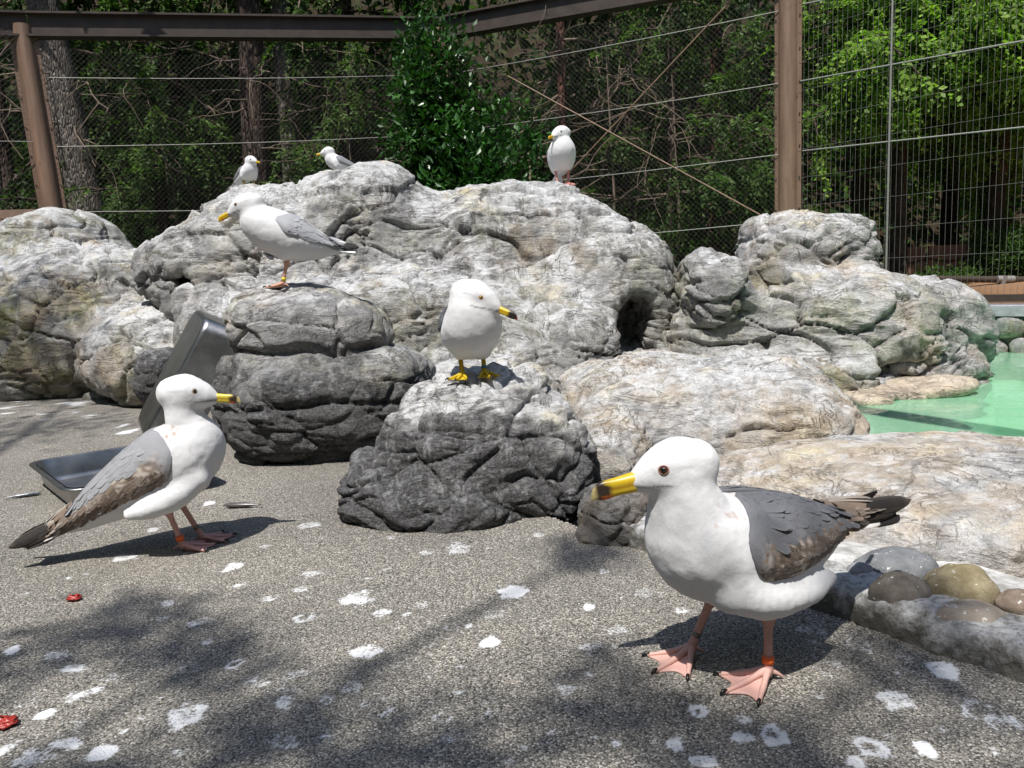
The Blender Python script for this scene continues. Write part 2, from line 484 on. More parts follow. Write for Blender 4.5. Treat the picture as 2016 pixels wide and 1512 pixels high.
# ================================================================ rocks
def E(px, py, Y, rx, rz, ry, roll=0.0):
    c = at(px, py, Y); s = Y / FOC
    return (c.x, c.y, c.z, rx * s, ry, rz * s, R(roll))
def EW(x, y, z, rx, ry, rz, roll=0.0):
    return (x, y, z, rx, ry, rz, R(roll))
def sdf_ell(P, e):
    x, y, z, rx, ry, rz, a = e
    q = P - np.array([x, y, z], np.float32)
    if a:
        c, s = math.cos(a), math.sin(a)
        q = np.stack([q[:, 0] * c + q[:, 2] * s, q[:, 1], -q[:, 0] * s + q[:, 2] * c], 1)
    r = np.array([rx, ry, rz], np.float32)
    q = np.abs(q) / r + 1e-6                   # a slightly squared ellipsoid
    t = q * np.sqrt(q)
    k0 = ((t * q).sum(1)) ** 0.4
    gr = np.sqrt(((t / r) ** 2).sum(1)) / (k0 * np.sqrt(k0) + 1e-9)
    return (k0 - 1) / (gr + 1e-6)
BVH = {}
def rock(name, ells, h, mat, label, cuts=(), k=0.10, zmin=-0.10, amp=1.0, s=1.0, seed=1, stain=None, warp=0.35,
         strata=1.0, cracks=1.0, group=None, cat='rock', tilt=0.0, ledges=(), knob=0.0):
    es = np.array([e[:6] for e in ells])
    rmax = es[:, 3:6].max(1)[:, None]
    pad = 0.10 * amp
    lo = (es[:, :3] - np.where(np.array([[1, 1, 1]]), es[:, 3:6], 0)).min(0) - pad - 0.04
    hi = (es[:, :3] + es[:, 3:6]).max(0) + pad + 0.04
    for e in ells:
        if e[6]:
            r = max(e[3], e[5]); lo[0] = min(lo[0], e[0] - r); hi[0] = max(hi[0], e[0] + r); lo[2] = min(lo[2], e[2] - r); hi[2] = max(hi[2], e[2] + r)
    lo[2] = max(lo[2], zmin - 2 * h)
    def fn(P):
        d = sdf_ell(P, ells[0])
        for e in ells[1:]:
            d = smin(d, sdf_ell(P, e), k)
        for e in cuts:
            d = -smin(-d, sdf_ell(P, e), 0.03)
        return np.maximum(d, zmin - P[:, 2])
    V, F = nets(fn, lo, hi, h)
    G = grad(fn, V, h * 0.8)
    top = G[:, 2].copy()
    # relief: big swells, beds, blocks parted by cracks, grit
    Q = V * s
    if tilt:
        c_, s_ = math.cos(R(tilt)), math.sin(R(tilt))
        Q = np.stack([Q[:, 0] * c_ + Q[:, 2] * s_, Q[:, 1], -Q[:, 0] * s_ + Q[:, 2] * c_], 1)
    W = np.stack([perlin(Q * 1.6 + 5, seed), perlin(Q * 1.6 + 31, seed + 1), perlin(Q * 1.6 + 67, seed + 2)], 1)
    W2 = np.stack([perlin(Q * 6 + 5, seed + 3), perlin(Q * 6 + 31, seed + 4), perlin(Q * 6 + 67, seed + 5)], 1)
    Qw = Q + warp * 0.55 * W + 0.06 * W2
    d = 0.055 * fbm(Q * 2.0, 3, seed + 6)
    e1, id1 = worley(Qw * np.array([2.3, 2.3, 4.6], np.float32), seed + 7)
    e2, id2 = worley(Qw * np.array([5.2, 5.2, 11.0], np.float32) + 3, seed + 8)
    bed = perlin(Qw * np.array([1.3, 1.3, 11.0], np.float32), seed + 9)
    bed2 = perlin(Qw * np.array([3.5, 3.5, 24.0], np.float32) + 2.0 * W2, seed + 10)
    gate = sstep(-0.25, 0.35, perlin(Q * 1.9 + 9, seed + 11))
    gate2 = sstep(-0.1, 0.3, perlin(Q * 3.1 + 19, seed + 12))
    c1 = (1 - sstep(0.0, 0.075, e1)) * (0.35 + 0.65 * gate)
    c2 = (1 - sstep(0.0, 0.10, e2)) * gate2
    d += cracks * ((id1 - 0.5) * 0.045 - 0.050 * c1 + (id2 - 0.5) * 0.018 * gate2 - 0.028 * c2)
    d += strata * (0.012 * (1 - np.abs(bed) * 2.2) + 0.006 * (1 - np.abs(bed2) * 2.2))
    if knob: d += knob * (sstep(0.0, 0.55, e1) - 0.5) + 0.25 * knob * (sstep(0.0, 0.5, e2) - 0.5)
    d += 0.010 * fbm(Q * 13, 3, seed + 13) + 0.010 * np.minimum(0, perlin(Q * 9, seed + 14) + 0.05)
    for (lz, dep, wid) in ledges:            # long beds standing back under an overhang
        zz = V[:, 2] + 0.05 * W[:, 0] + 0.02 * W2[:, 1]
        d -= dep * np.exp(-((zz - lz) / wid) ** 2) * sstep(-0.4, 0.1, W[:, 1] + 0.15)
    d = d * amp / s
    V = V + G * d[:, None].astype(np.float32)
    cut = -0.05 if zmin > -0.2 else -0.22          # nothing is kept of it deep in the ground
    F = F[(V[F][:, :, 2] > cut).any(1)]
    me = mesh_np(name, V, F)
    attr(me, 'top', np.clip(top, 0, 1))
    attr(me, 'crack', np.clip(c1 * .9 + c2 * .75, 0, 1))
    attr(me, 'cell', np.clip(0.5 * id1 + 0.5 * id2, 0, 1))
    attr(me, 'stain', np.clip(stain(V, G) if stain else np.zeros(len(V)), 0, 1))
    o = obj(name, me, mat, None, label, cat, group)
    BVH[name] = BVHTree.FromPolygons(V.tolist(), F.tolist()) if name in ('rock_outcrop', 'round_boulder', 'dark_boulder') else None
    return o
def drop(name, x, y, ztop=4.0):
    hit = BVH[name].ray_cast(Vector((x, y, ztop)), Vector((0, 0, -1)))
    return hit[0].z

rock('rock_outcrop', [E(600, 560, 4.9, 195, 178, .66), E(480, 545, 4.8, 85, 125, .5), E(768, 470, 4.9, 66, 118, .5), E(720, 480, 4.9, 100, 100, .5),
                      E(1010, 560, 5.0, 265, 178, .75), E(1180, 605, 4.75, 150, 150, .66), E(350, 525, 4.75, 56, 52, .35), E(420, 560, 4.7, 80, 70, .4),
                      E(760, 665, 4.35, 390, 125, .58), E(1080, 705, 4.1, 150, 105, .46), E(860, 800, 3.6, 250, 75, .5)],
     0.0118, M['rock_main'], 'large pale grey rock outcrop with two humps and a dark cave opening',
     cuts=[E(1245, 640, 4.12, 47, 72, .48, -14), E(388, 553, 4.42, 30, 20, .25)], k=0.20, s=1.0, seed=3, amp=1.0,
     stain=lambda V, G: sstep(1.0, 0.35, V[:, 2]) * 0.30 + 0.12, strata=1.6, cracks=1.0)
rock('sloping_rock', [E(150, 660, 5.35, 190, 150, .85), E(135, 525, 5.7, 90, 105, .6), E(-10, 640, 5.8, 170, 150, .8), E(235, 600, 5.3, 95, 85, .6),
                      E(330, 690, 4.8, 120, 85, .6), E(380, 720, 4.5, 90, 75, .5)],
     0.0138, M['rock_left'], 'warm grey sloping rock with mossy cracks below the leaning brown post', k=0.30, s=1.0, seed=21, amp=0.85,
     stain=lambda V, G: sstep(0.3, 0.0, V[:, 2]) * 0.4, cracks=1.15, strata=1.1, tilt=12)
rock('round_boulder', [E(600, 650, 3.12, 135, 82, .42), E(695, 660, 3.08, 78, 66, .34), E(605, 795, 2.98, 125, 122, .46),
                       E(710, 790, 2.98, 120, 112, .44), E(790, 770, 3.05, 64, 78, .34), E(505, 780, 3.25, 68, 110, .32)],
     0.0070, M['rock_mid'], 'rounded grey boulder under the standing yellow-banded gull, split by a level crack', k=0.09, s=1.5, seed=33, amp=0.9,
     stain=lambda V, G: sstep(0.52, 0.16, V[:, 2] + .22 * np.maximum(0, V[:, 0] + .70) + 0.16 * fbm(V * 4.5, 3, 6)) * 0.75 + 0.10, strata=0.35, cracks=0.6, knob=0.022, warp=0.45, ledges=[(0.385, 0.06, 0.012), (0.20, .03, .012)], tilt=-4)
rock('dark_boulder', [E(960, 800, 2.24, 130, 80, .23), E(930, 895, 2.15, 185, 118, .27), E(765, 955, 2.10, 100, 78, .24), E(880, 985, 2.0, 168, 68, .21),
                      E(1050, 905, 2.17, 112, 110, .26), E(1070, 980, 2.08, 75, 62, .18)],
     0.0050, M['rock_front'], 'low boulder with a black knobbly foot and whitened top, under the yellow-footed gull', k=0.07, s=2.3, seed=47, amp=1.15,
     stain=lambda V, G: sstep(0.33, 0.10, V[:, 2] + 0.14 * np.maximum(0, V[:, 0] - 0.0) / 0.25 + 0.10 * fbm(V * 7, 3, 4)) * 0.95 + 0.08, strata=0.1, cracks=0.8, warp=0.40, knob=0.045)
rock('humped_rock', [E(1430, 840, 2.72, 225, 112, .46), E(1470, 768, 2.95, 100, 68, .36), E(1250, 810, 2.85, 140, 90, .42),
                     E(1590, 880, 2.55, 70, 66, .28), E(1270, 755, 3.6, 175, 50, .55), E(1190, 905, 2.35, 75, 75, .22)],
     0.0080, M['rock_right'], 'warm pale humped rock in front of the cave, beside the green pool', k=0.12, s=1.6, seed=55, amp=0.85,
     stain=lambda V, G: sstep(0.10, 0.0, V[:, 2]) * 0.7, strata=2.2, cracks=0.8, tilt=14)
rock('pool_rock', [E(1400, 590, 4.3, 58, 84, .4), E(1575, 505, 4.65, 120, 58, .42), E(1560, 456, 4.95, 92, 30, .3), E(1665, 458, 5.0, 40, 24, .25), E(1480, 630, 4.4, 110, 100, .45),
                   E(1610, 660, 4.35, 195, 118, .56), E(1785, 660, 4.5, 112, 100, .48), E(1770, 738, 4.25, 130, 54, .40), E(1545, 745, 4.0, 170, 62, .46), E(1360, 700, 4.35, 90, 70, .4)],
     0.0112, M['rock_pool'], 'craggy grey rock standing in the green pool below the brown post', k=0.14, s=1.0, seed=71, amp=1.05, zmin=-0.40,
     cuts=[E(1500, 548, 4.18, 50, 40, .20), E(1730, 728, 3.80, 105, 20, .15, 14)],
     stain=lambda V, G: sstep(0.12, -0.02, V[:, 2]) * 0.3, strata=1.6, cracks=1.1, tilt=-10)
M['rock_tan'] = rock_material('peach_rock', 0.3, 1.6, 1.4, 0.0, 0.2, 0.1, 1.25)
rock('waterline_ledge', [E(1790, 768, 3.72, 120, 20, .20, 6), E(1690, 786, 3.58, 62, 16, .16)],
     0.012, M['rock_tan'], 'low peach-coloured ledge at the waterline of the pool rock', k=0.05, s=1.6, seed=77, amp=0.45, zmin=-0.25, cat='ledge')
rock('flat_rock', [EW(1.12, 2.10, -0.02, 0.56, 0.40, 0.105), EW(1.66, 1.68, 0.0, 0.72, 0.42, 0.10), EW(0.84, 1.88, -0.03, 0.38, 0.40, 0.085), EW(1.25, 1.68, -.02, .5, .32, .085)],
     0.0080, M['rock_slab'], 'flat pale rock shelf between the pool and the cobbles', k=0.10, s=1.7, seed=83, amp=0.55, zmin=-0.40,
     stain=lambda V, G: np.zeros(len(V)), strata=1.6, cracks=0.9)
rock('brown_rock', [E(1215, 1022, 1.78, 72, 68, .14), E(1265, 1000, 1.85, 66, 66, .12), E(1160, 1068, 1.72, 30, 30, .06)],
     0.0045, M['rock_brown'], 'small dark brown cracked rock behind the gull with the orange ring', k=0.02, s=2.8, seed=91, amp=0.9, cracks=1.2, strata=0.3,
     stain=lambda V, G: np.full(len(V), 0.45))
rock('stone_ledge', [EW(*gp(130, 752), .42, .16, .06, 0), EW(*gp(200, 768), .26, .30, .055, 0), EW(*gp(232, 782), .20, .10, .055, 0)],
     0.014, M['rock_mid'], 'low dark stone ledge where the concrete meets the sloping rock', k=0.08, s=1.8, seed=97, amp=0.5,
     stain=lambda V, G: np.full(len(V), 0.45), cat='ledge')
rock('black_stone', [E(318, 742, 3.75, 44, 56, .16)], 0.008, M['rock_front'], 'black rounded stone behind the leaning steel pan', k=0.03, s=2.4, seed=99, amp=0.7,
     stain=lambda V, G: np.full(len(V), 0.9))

# ================================================================ concrete floor with its droppings
SPOTS = """1010 1165 32 13 f .8;705 1178 35 18 f .55;600 1215 18 8 r .7;528 1178 18 7 f .6;612 1130 26 9 f .45;588 1160 22 6 f .5;457 1117 23 8 f .7;413 991 13 6 f .9
607 1035 26 6 f .5;1160 1193 14 9 f .7;1215 1240 28 12 f .4;963 1265 20 12 f .95;720 1280 42 15 f .6;750 1207 20 10 f .5;800 1209 14 6 f .45;970 1208 26 14 f .35;1160 1277 26 10 f .45
23 1279 17 7 f 1.2;90 1404 15 8 f 1.2;203 1480 27 15 f 1;365 1405 45 24 f .65;130 1460 36 12 f .65;70 1490 40 20 f .5;540 1345 26 13 r .5;560 1378 20 13 f .6;463 1305 17 8 r .7
175 1360 20 11 f .55;412 1260 13 6 f .5;145 1313 28 8 f .6;110 1290 28 12 f .4;690 1350 24 12 f .45;870 1412 20 12 r .6;720 1385 16 8 f .5;645 1446 7 5 f .9;900 1364 14 5 f .7
1375 1400 19 13 r 1.2;1465 1453 25 14 f .7;1460 1415 20 10 f .5;1525 1446 30 20 r .9;1330 1465 22 16 f .7;1760 1378 42 22 f .6;1860 1320 32 18 f .75;1715 1470 34 20 r .75
1820 1475 30 17 f .8;1930 1400 30 30 r .6;1995 1420 20 14 f .5;1385 1500 30 15 f .6;1690 1500 26 18 f .7;1690 1265 34 18 f .35;330 1186 15 7 f .5;383 1224 16 5 f .5
245 1097 25 8 f .6;300 1043 12 6 f .6;900 1080 30 12 f .45;1120 1360 18 12 f .45;1100 1350 12 20 f .4;890 1235 13 8 r .5;922 1233 9 6 f .7;1085 1445 20 7 f .4;885 1450 24 14 f .35
260 1005 20 6 f .5;1190 1125 14 8 f .5;1270 1165 22 14 f .35;1345 1200 18 7 f .5;1600 1240 34 14 f .35;1510 1200 22 10 f .4;0 1480 20 10 f .7;560 1010 30 6 f .25;640 1060 18 5 f .3
1215 1460 10 6 f .4;780 1310 12 6 f .45;1000 1500 20 10 f .35;45 1170 12 4 f .4;520 1075 14 4 f .4;760 1120 10 4 f .4;1060 1105 16 5 f .3;350 1480 18 8 f .5;290 1250 10 4 f .35
250 850 16 5 f .9;240 838 10 4 f .7;150 795 22 4 f .6;330 820 14 4 f .5"""
def floor():
    xs = [0.0]
    while xs[-1] < 2.6: xs.append(xs[-1] + max(0.0070, (xs[-1] - 1.25) * 0.05))
    neg = [0.0]
    while neg[-1] > -9: neg.append(neg[-1] - max(0.0070, (-neg[-1] - 1.35) * 0.05))
    xs = np.array(sorted(set(neg[1:] + xs)), np.float32)
    ys = [0.30]
    while ys[-1] < 9.5: ys.append(ys[-1] + max(0.006, ys[-1] * 0.0068))
    ys = np.array([-1.5, -0.5] + ys, np.float32)
    X, Y = np.meshgrid(xs, ys, indexing='ij')
    nx, ny = X.shape
    P = np.stack([X.ravel(), Y.ravel(), np.zeros(X.size, np.float32)], 1)
    g = np.zeros(len(P), np.float32)
    rnd = random.Random(5)
    spots = []
    for t in SPOTS.replace('\n', ';').split(';'):
        a = t.split()
        px, py, rx, ry = map(float, a[:4])
        c = gp(px, py); ex = gp(px + rx, py) - c; ey = (gp(px, py - ry) - gp(px, py + ry)) * 0.5
        spots.append((c.x, c.y, max(ex.length, .004), max(ey.length, .006), a[4], float(a[5]) * 1.22 + .04, rnd.uniform(-.25, .25)))
    for _ in range(70):        # flecks and small runs over the far floor
        px, py = rnd.uniform(0, 230), 735 + 95 * rnd.random()
        c = gp(px, py)
        spots.append((c.x, c.y, rnd.uniform(.012, .05), rnd.uniform(.012, .05), 'f', rnd.uniform(.5, 1.0), 0))
    for _ in range(60):        # faint washed-out ones
        c = gp(rnd.uniform(0, 2000), rnd.uniform(960, 1500)); q = rnd.uniform(.009, .024)
        spots.append((c.x, c.y, q, q * rnd.uniform(.7, 1.5), rnd.choice('ffr'), rnd.uniform(.35, .65), rnd.uniform(-.5, .5)))
    for _ in range(170):       # small old spots
        c = gp(rnd.uniform(0, 2000), rnd.uniform(900, 1500))
        q = rnd.uniform(.003, .010)
        spots.append((c.x, c.y, q, q * rnd.uniform(.6, 1.4), 'f', rnd.uniform(.3, .75), 0))
    nzA = fbm(P * 30, 3, 4); nzB = fbm(P * 30 + 50, 3, 9)
    for cx, cy, rx, ry, typ, st, rot in spots:
        i0, i1 = np.searchsorted(xs, [cx - 2.2 * max(rx, ry), cx + 2.2 * max(rx, ry)])
        j0, j1 = np.searchsorted(ys, [cy - 2.2 * max(rx, ry), cy + 2.2 * max(rx, ry)])
        if i1 <= i0 or j1 <= j0: continue
        ii = (np.arange(i0, i1)[:, None] * ny + np.arange(j0, j1)[None]).ravel()
        dx, dy = P[ii, 0] - cx, P[ii, 1] - cy
        c_, s_ = math.cos(rot), math.sin(rot)
        dx, dy = (dx * c_ + dy * s_) / rx, (-dx * s_ + dy * c_) / ry
        r = np.hypot(dx + .75 * nzA[ii], dy + .75 * nzB[ii])
        if typ == 'f': v = st * (1 - sstep(.55, 1.15, r)) * (0.75 + 0.35 * sstep(.2, .9, r))
        else: v = st * .85 * np.exp(-((r - .72) / .30) ** 2) * (0.55 + .45 * np.clip(1 + 2.0 * nzA[ii], 0, 1.3))
        g[ii] = np.maximum(g[ii], v)
    damp = np.clip(fbm(P * 1.3 + 7, 3, 8) * 0.8, 0, 0.35)
    joint = np.zeros(len(P))
    a, b = gp(0, 830), gp(255, 783)
    dn = np.array([-(b.y - a.y), b.x - a.x]); dn /= np.linalg.norm(dn)
    dist = np.abs((P[:, 0] - a.x) * dn[0] + (P[:, 1] - a.y) * dn[1])
    joint = np.where(P[:, 0] < b.x + .2, np.exp(-(dist / 0.013) ** 2), 0)
    P[:, 2] = 0.006 * fbm(P * 1.2, 2, 3) - 0.004 * joint
    idx = np.arange(nx * ny).reshape(nx, ny)
    F = np.stack([idx[:-1, :-1], idx[1:, :-1], idx[1:, 1:], idx[:-1, 1:]], -1).reshape(-1, 4)
    C = P[F].mean(1)
    # the floor stops at the kerb of the pool side
    ka, kb = KERB
    side = (C[:, 0] - ka.x) * (kb.y - ka.y) - (C[:, 1] - ka.y) * (kb.x - ka.x)
    back = (C[:, 1] > 3.2) & (C[:, 0] > -0.2)
    pool = (C[:, 0] > 0.85) & (C[:, 1] > 1.75)
    F = F[(side > 0.0) & ~back & ~pool]
    used = np.zeros(len(P), bool); used[F.ravel()] = True
    re = np.cumsum(used) - 1
    me = mesh_np('concrete_floor', P[used], re[F])
    attr(me, 'guano', g[used]); attr(me, 'damp', damp[used]); attr(me, 'joint', joint[used])
    obj('concrete_floor', me, M['floor'], kind='structure')
KERB = (gp(1380, 1120), gp(2080, 1362))
floor()
def vlen2(v): return math.hypot(v.x, v.y)

# kerb along the pool side
def kerb():
    m = NT('painted_kerb')
    P = m.coord(1.0, 'Object')
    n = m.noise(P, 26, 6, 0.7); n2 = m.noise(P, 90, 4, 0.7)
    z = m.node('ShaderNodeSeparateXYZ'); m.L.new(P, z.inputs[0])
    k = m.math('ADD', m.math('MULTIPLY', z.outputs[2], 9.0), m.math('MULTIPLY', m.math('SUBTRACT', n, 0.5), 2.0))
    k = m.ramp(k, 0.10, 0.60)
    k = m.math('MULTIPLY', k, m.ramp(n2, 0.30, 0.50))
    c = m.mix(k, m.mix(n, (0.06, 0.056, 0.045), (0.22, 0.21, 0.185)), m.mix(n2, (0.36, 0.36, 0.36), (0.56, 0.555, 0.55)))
    m.bsdf(c, 0.85, m.bump(n, 0.9, 0.012), spec=0.2)
    a, b = KERB
    d = (b - a); d.z = 0; L = d.length; d.normalize(); nrm = Vector((-d.y, d.x, 0))
    a = a - d * 0.35; L += 0.9
    def fn(P):
        q = P - np.array(a, np.float32)
        u = q[:, 0] * d.x + q[:, 1] * d.y; v = q[:, 0] * nrm.x + q[:, 1] * nrm.y - 0.055; z = P[:, 2]
        w = 0.012 * np.sin(u * 7) + 0.008 * np.sin(u * 17 + 1)
        qx = np.abs(v + w) - 0.035; qz = np.abs(z - 0.0) - 0.026; qu = np.abs(u - L / 2) - L / 2 + .03
        qq = np.maximum(np.stack([qx, qz, qu], 1), 0)
        return np.sqrt((qq ** 2).sum(1)) - 0.028
    e = a + d * L
    lo = [min(a.x, e.x) - .2, min(a.y, e.y) - .2, -.09]; hi = [max(a.x, e.x) + .2, max(a.y, e.y) + .25, .12]
    V, F = nets(fn, lo, hi, 0.009)
    G = grad(fn, V)
    V = V + G * (0.012 * fbm(V * 14, 4, 2) + 0.010 * np.minimum(0, fbm(V * 30, 2, 5)))[:, None]
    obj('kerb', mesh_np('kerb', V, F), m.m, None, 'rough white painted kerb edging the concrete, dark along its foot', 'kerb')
kerb()

# bed of mortar with cobbles behind the kerb
def bed():
    m = NT('whitened_mortar')
    P = m.coord(1.0, 'Object'); n = m.noise(P, 22, 6, 0.7)
    m.bsdf(m.mix(m.ramp(n, 0.38, 0.62), (0.28, 0.27, 0.25), (0.56, 0.555, 0.54)), 0.9, m.bump(n, 0.8, 0.01), spec=0.15)
    a, b = KERB; d = (b - a); d.z = 0; d.normalize(); nrm = Vector((-d.y, d.x, 0))
    us, vs = np.linspace(-.3, 1.5, 150), np.linspace(.06, .36, 60)
    U, Vv = np.meshgrid(us, vs, indexing='ij')
    P = np.stack([a.x + d.x * U + nrm.x * Vv, a.y + d.y * U + nrm.y * Vv, 0 * U], -1).reshape(-1, 3)
    P[:, 2] = 0.036 - 0.02 * sstep(.2, .36, Vv.ravel()) + 0.012 * fbm(P * 9, 4, 6)
    idx = np.arange(150 * 60).reshape(150, 60)
    F = np.stack([idx[:-1, :-1], idx[1:, :-1], idx[1:, 1:], idx[:-1, 1:]], -1).reshape(-1, 4)
    obj('mortar_bed', mesh_np('mortar_bed', P, F), m.m, kind='structure')
bed()
COBBLES = [(1772, 1152, 62, 46, (.11, .095, .08), (.20, .18, .16), 'speckled brown cobble beside the white kerb'),
           (1888, 1142, 76, 52, (.17, .14, .08), (.30, .26, .17), 'large ochre cobble with white flecks behind the kerb'),
           (1765, 1100, 82, 34, (.12, .125, .13), (.21, .215, .225), 'blue-grey cobble under the front gull\'s tail'),
           (1905, 1200, 74, 22, (.24, .20, .16), (.33, .29, .24), 'flat sandy cobble bedded in white mortar'),
           (2010, 1175, 50, 26, (.17, .13, .10), (.27, .22, .18), 'reddish brown cobble beside the large ochre one'),
           (1695, 1118, 30, 22, (.20, .20, .21), (.34, .34, .35), 'small pale grey cobble at the end of the row')]
for i, (px, py, rx, rz, c1, c2, lab) in enumerate(COBBLES):
    c = gp(px, py + rz * .5, 0.045); s = c.y / FOC
    th = np.linspace(0, math.pi, 25)[1:-1]; ph = np.linspace(0, 2 * math.pi, 36, endpoint=False)
    T, Ph = np.meshgrid(th, ph, indexing='ij')
    U = np.stack([np.sin(T) * np.cos(Ph), np.sin(T) * np.sin(Ph), np.cos(T)], -1).reshape(-1, 3)
    U = np.vstack([U, [[0, 0, 1], [0, 0, -1]]])
    rr = 1 + 0.16 * fbm(U * 1.3 + 11 * i, 3, 3 + i)
    Vx = U * rr[:, None] * np.array([rx * s, rx * s * .75, rz * s * 1.15])
    nT, nP = T.shape
    F4 = [[a * nP + b, (a + 1) * nP + b, (a + 1) * nP + (b + 1) % nP, a * nP + (b + 1) % nP] for a in range(nT - 1) for b in range(nP)]
    F3 = [[nT * nP, b, (b + 1) % nP] for b in range(nP)] + [[nT * nP + 1, (nT - 1) * nP + (b + 1) % nP, (nT - 1) * nP + b] for b in range(nP)]
    obj('cobble', mesh_np('cobble', Vx, [np.array(F4), np.array(F3)]), cobble_material('cobble_stone', c1, c2), None, lab, 'cobble', 'cobbles along the kerb', loc=(c.x, c.y, 0.044))

# ================================================================ pool
def pool():
    m = NT('green_pool_paint')
    P = m.coord(1.0, 'Object')
    n = m.noise(P, 2.0, 5, 0.6)
    c = m.mix(m.ramp(n, 0.3, 0.7), (0.33, 0.74, 0.44), (0.42, 0.82, 0.52))
    m.bsdf(c, 0.7, None, spec=0.2)
    b = MB().add([[0.8, 2.0, -.22], [12, 2.0, -.22], [12, 9, -.22], [0.8, 9, -.22]], [[0, 1, 2, 3]])
    obj('pool_floor', b.mesh('pool_floor', False), m.m, kind='structure')
    m = NT('pool_water')
    P = m.coord(1.0, 'Object')
    tr = m.node('ShaderNodeBsdfTransparent'); tr.inputs[0].default_value = (0.88, 0.99, 0.92, 1)
    gl = m.node('ShaderNodeBsdfGlossy'); gl.inputs['Roughness'].default_value = 0.03
    gl.inputs['Color'].default_value = (0.9, 0.95, 0.92, 1)
    df = m.node('ShaderNodeBsdfDiffuse'); df.inputs[0].default_value = (0.40, 0.77, 0.50, 1)
    nb = m.bump(m.noise(P, 7, 4, 0.55, 0.4), 0.35, 0.012)
    m.L.new(nb, gl.inputs['Normal'])
    fr = m.node('ShaderNodeFresnel'); fr.inputs['IOR'].default_value = 1.33; m.L.new(nb, fr.inputs['Normal'])
    mx0 = m.node('ShaderNodeMixShader'); mx0.inputs[0].default_value = 0.5
    m.L.new(tr.outputs[0], mx0.inputs[1]); m.L.new(df.outputs[0], mx0.inputs[2])
    mx = m.node('ShaderNodeMixShader'); m.L.new(fr.outputs[0], mx.inputs[0]); m.L.new(mx0.outputs[0], mx.inputs[1]); m.L.new(gl.outputs[0], mx.inputs[2])
    m.L.new(mx.outputs[0], m.out.inputs[0])
    b = MB().add([[0.85, 2.05, -.03], [11.9, 2.05, -.03], [11.9, 8.9, -.03], [0.85, 8.9, -.03]], [[0, 1, 2, 3]])
    obj('water', b.mesh('water', False), m.m, kind='structure')
pool()

# ================================================================ ground outside the aviary
A_, B_, C_ = at(112, 430, 7.14), at(860, 430, 8.2), at(1552, 430, 6.67)
D_ = C_ + Vector((0.656, -0.755, 0)) * 5.2
Z_ = A_ + Vector((-0.80, -0.60, 0)) * 4.0
def wall_side(X, Y):
    """how far a point lies outside the polygon of the aviary walls"""
    best = None
    for p, q in ((Z_, A_), (A_, B_), (B_, C_), (C_, D_)):
        d = (q - p); d.z = 0; d.normalize()
        s = -(X - p.x) * d.y + (Y - p.y) * d.x
        best = s if best is None else np.maximum(best, s)
    return best
def terrain():
    m = NT('forest_soil')
    P = m.coord(1.0, 'Object')
    n = m.noise(P, 3, 6, 0.65); n2 = m.noise(P, 45, 5, 0.75)
    c = m.mix(m.ramp(n2, 0.35, 0.65), (0.016, 0.012, 0.008), (0.06, 0.042, 0.026))
    c = m.mix(m.ramp(n, 0.52, 0.66), c, (0.05, 0.065, 0.02))
    br = m.attr('bare')
    c = m.mix(br, c, m.mix(n2, (0.24, 0.13, 0.07), (0.42, 0.25, 0.15)))
    m.bsdf(c, 0.95, m.bump(n2, 0.9, 0.03), spec=0.1)
    r = np.concatenate([-np.geomspace(14, 400, 26)[::-1], np.linspace(-13.8, 13.8, 110), np.geomspace(14, 400, 26)])
    X, Y = np.meshgrid(r, r + 8, indexing='ij')
    s = wall_side(X, Y)
    Pn = np.stack([X.ravel(), Y.ravel(), 0 * X.ravel()], 1)
    z = np.where(s > 0.25, 0.20 + 0.10 * np.clip(s, 0, 3) + 0.85 * np.clip(np.minimum(s - 3.2, Y - 11.0), 0, 12), -0.55)
    z = z.ravel() + np.where(s.ravel() > .25, (0.18 - 0.14 * sstep(2.5, 3.5, Pn[:, 0])) * fbm(Pn * 0.6, 4, 2), 0)
    Pn[:, 2] = z
    k = len(r); idx = np.arange(k * k).reshape(k, k)
    F = np.stack([idx[:-1, :-1], idx[1:, :-1], idx[1:, 1:], idx[:-1, 1:]], -1).reshape(-1, 4)
    me = mesh_np('ground', Pn, F)
    attr(me, 'bare', sstep(3.4, 4.4, Pn[:, 0]) * sstep(9.5, 8.0, Pn[:, 1]))
    obj('ground', me, m.m, kind='structure')
terrain()
# ================================================================ gulls
def feather_mat(name, rough=0.75, bumpd=0.0012, sheen=0.2, streak=True):
    m = NT(name)
    P = m.coord(1.0, 'Object')
    c = m.attr('Col', 'Color')
    n = m.noise(m.coord((60, 150, 60), 'Object'), 2.0, 5, 0.65, 0.6)
    n2 = m.noise(P, 45, 4, 0.6)
    c = m.mix(0.26, c, m.ramp(n, 0.25, 0.75, (0.30, 0.30, 0.31), (0.62, 0.62, 0.62)), 'OVERLAY')
    h = m.math('ADD', n, m.math('MULTIPLY', n2, 1.4))
    m.bsdf(c, rough, m.bump(h, 0.55, bumpd), spec=0.15)
    m.set(m.last, 'Sheen Weight', sheen)
    return m.m
M['plumage'] = feather_mat('gull_plumage')
M['wingfeather'] = feather_mat('gull_wing_feathers', 0.62, 0.0016, 0.1)
def flat_col(name, rough=0.4, spec=0.5, bump=0.1):
    m = NT(name)
    n = m.noise(m.coord(1.0, 'Object'), 260, 4, 0.6)
    m.bsdf(m.mix(0.15, m.attr('Col', 'Color'), n, 'OVERLAY'), rough, m.bump(n, bump, 0.001), spec=spec)
    return m.m
M['bill'] = flat_col('gull_bill', 0.32, 0.5)
M['skin'] = flat_col('gull_leg_skin', 0.5, 0.35, 0.5)
M['eye'] = flat_col('gull_eye', 0.04, 0.7, 0.0)
M['claw'] = simple('black_claw', (0.012, 0.011, 0.01), 0.35)
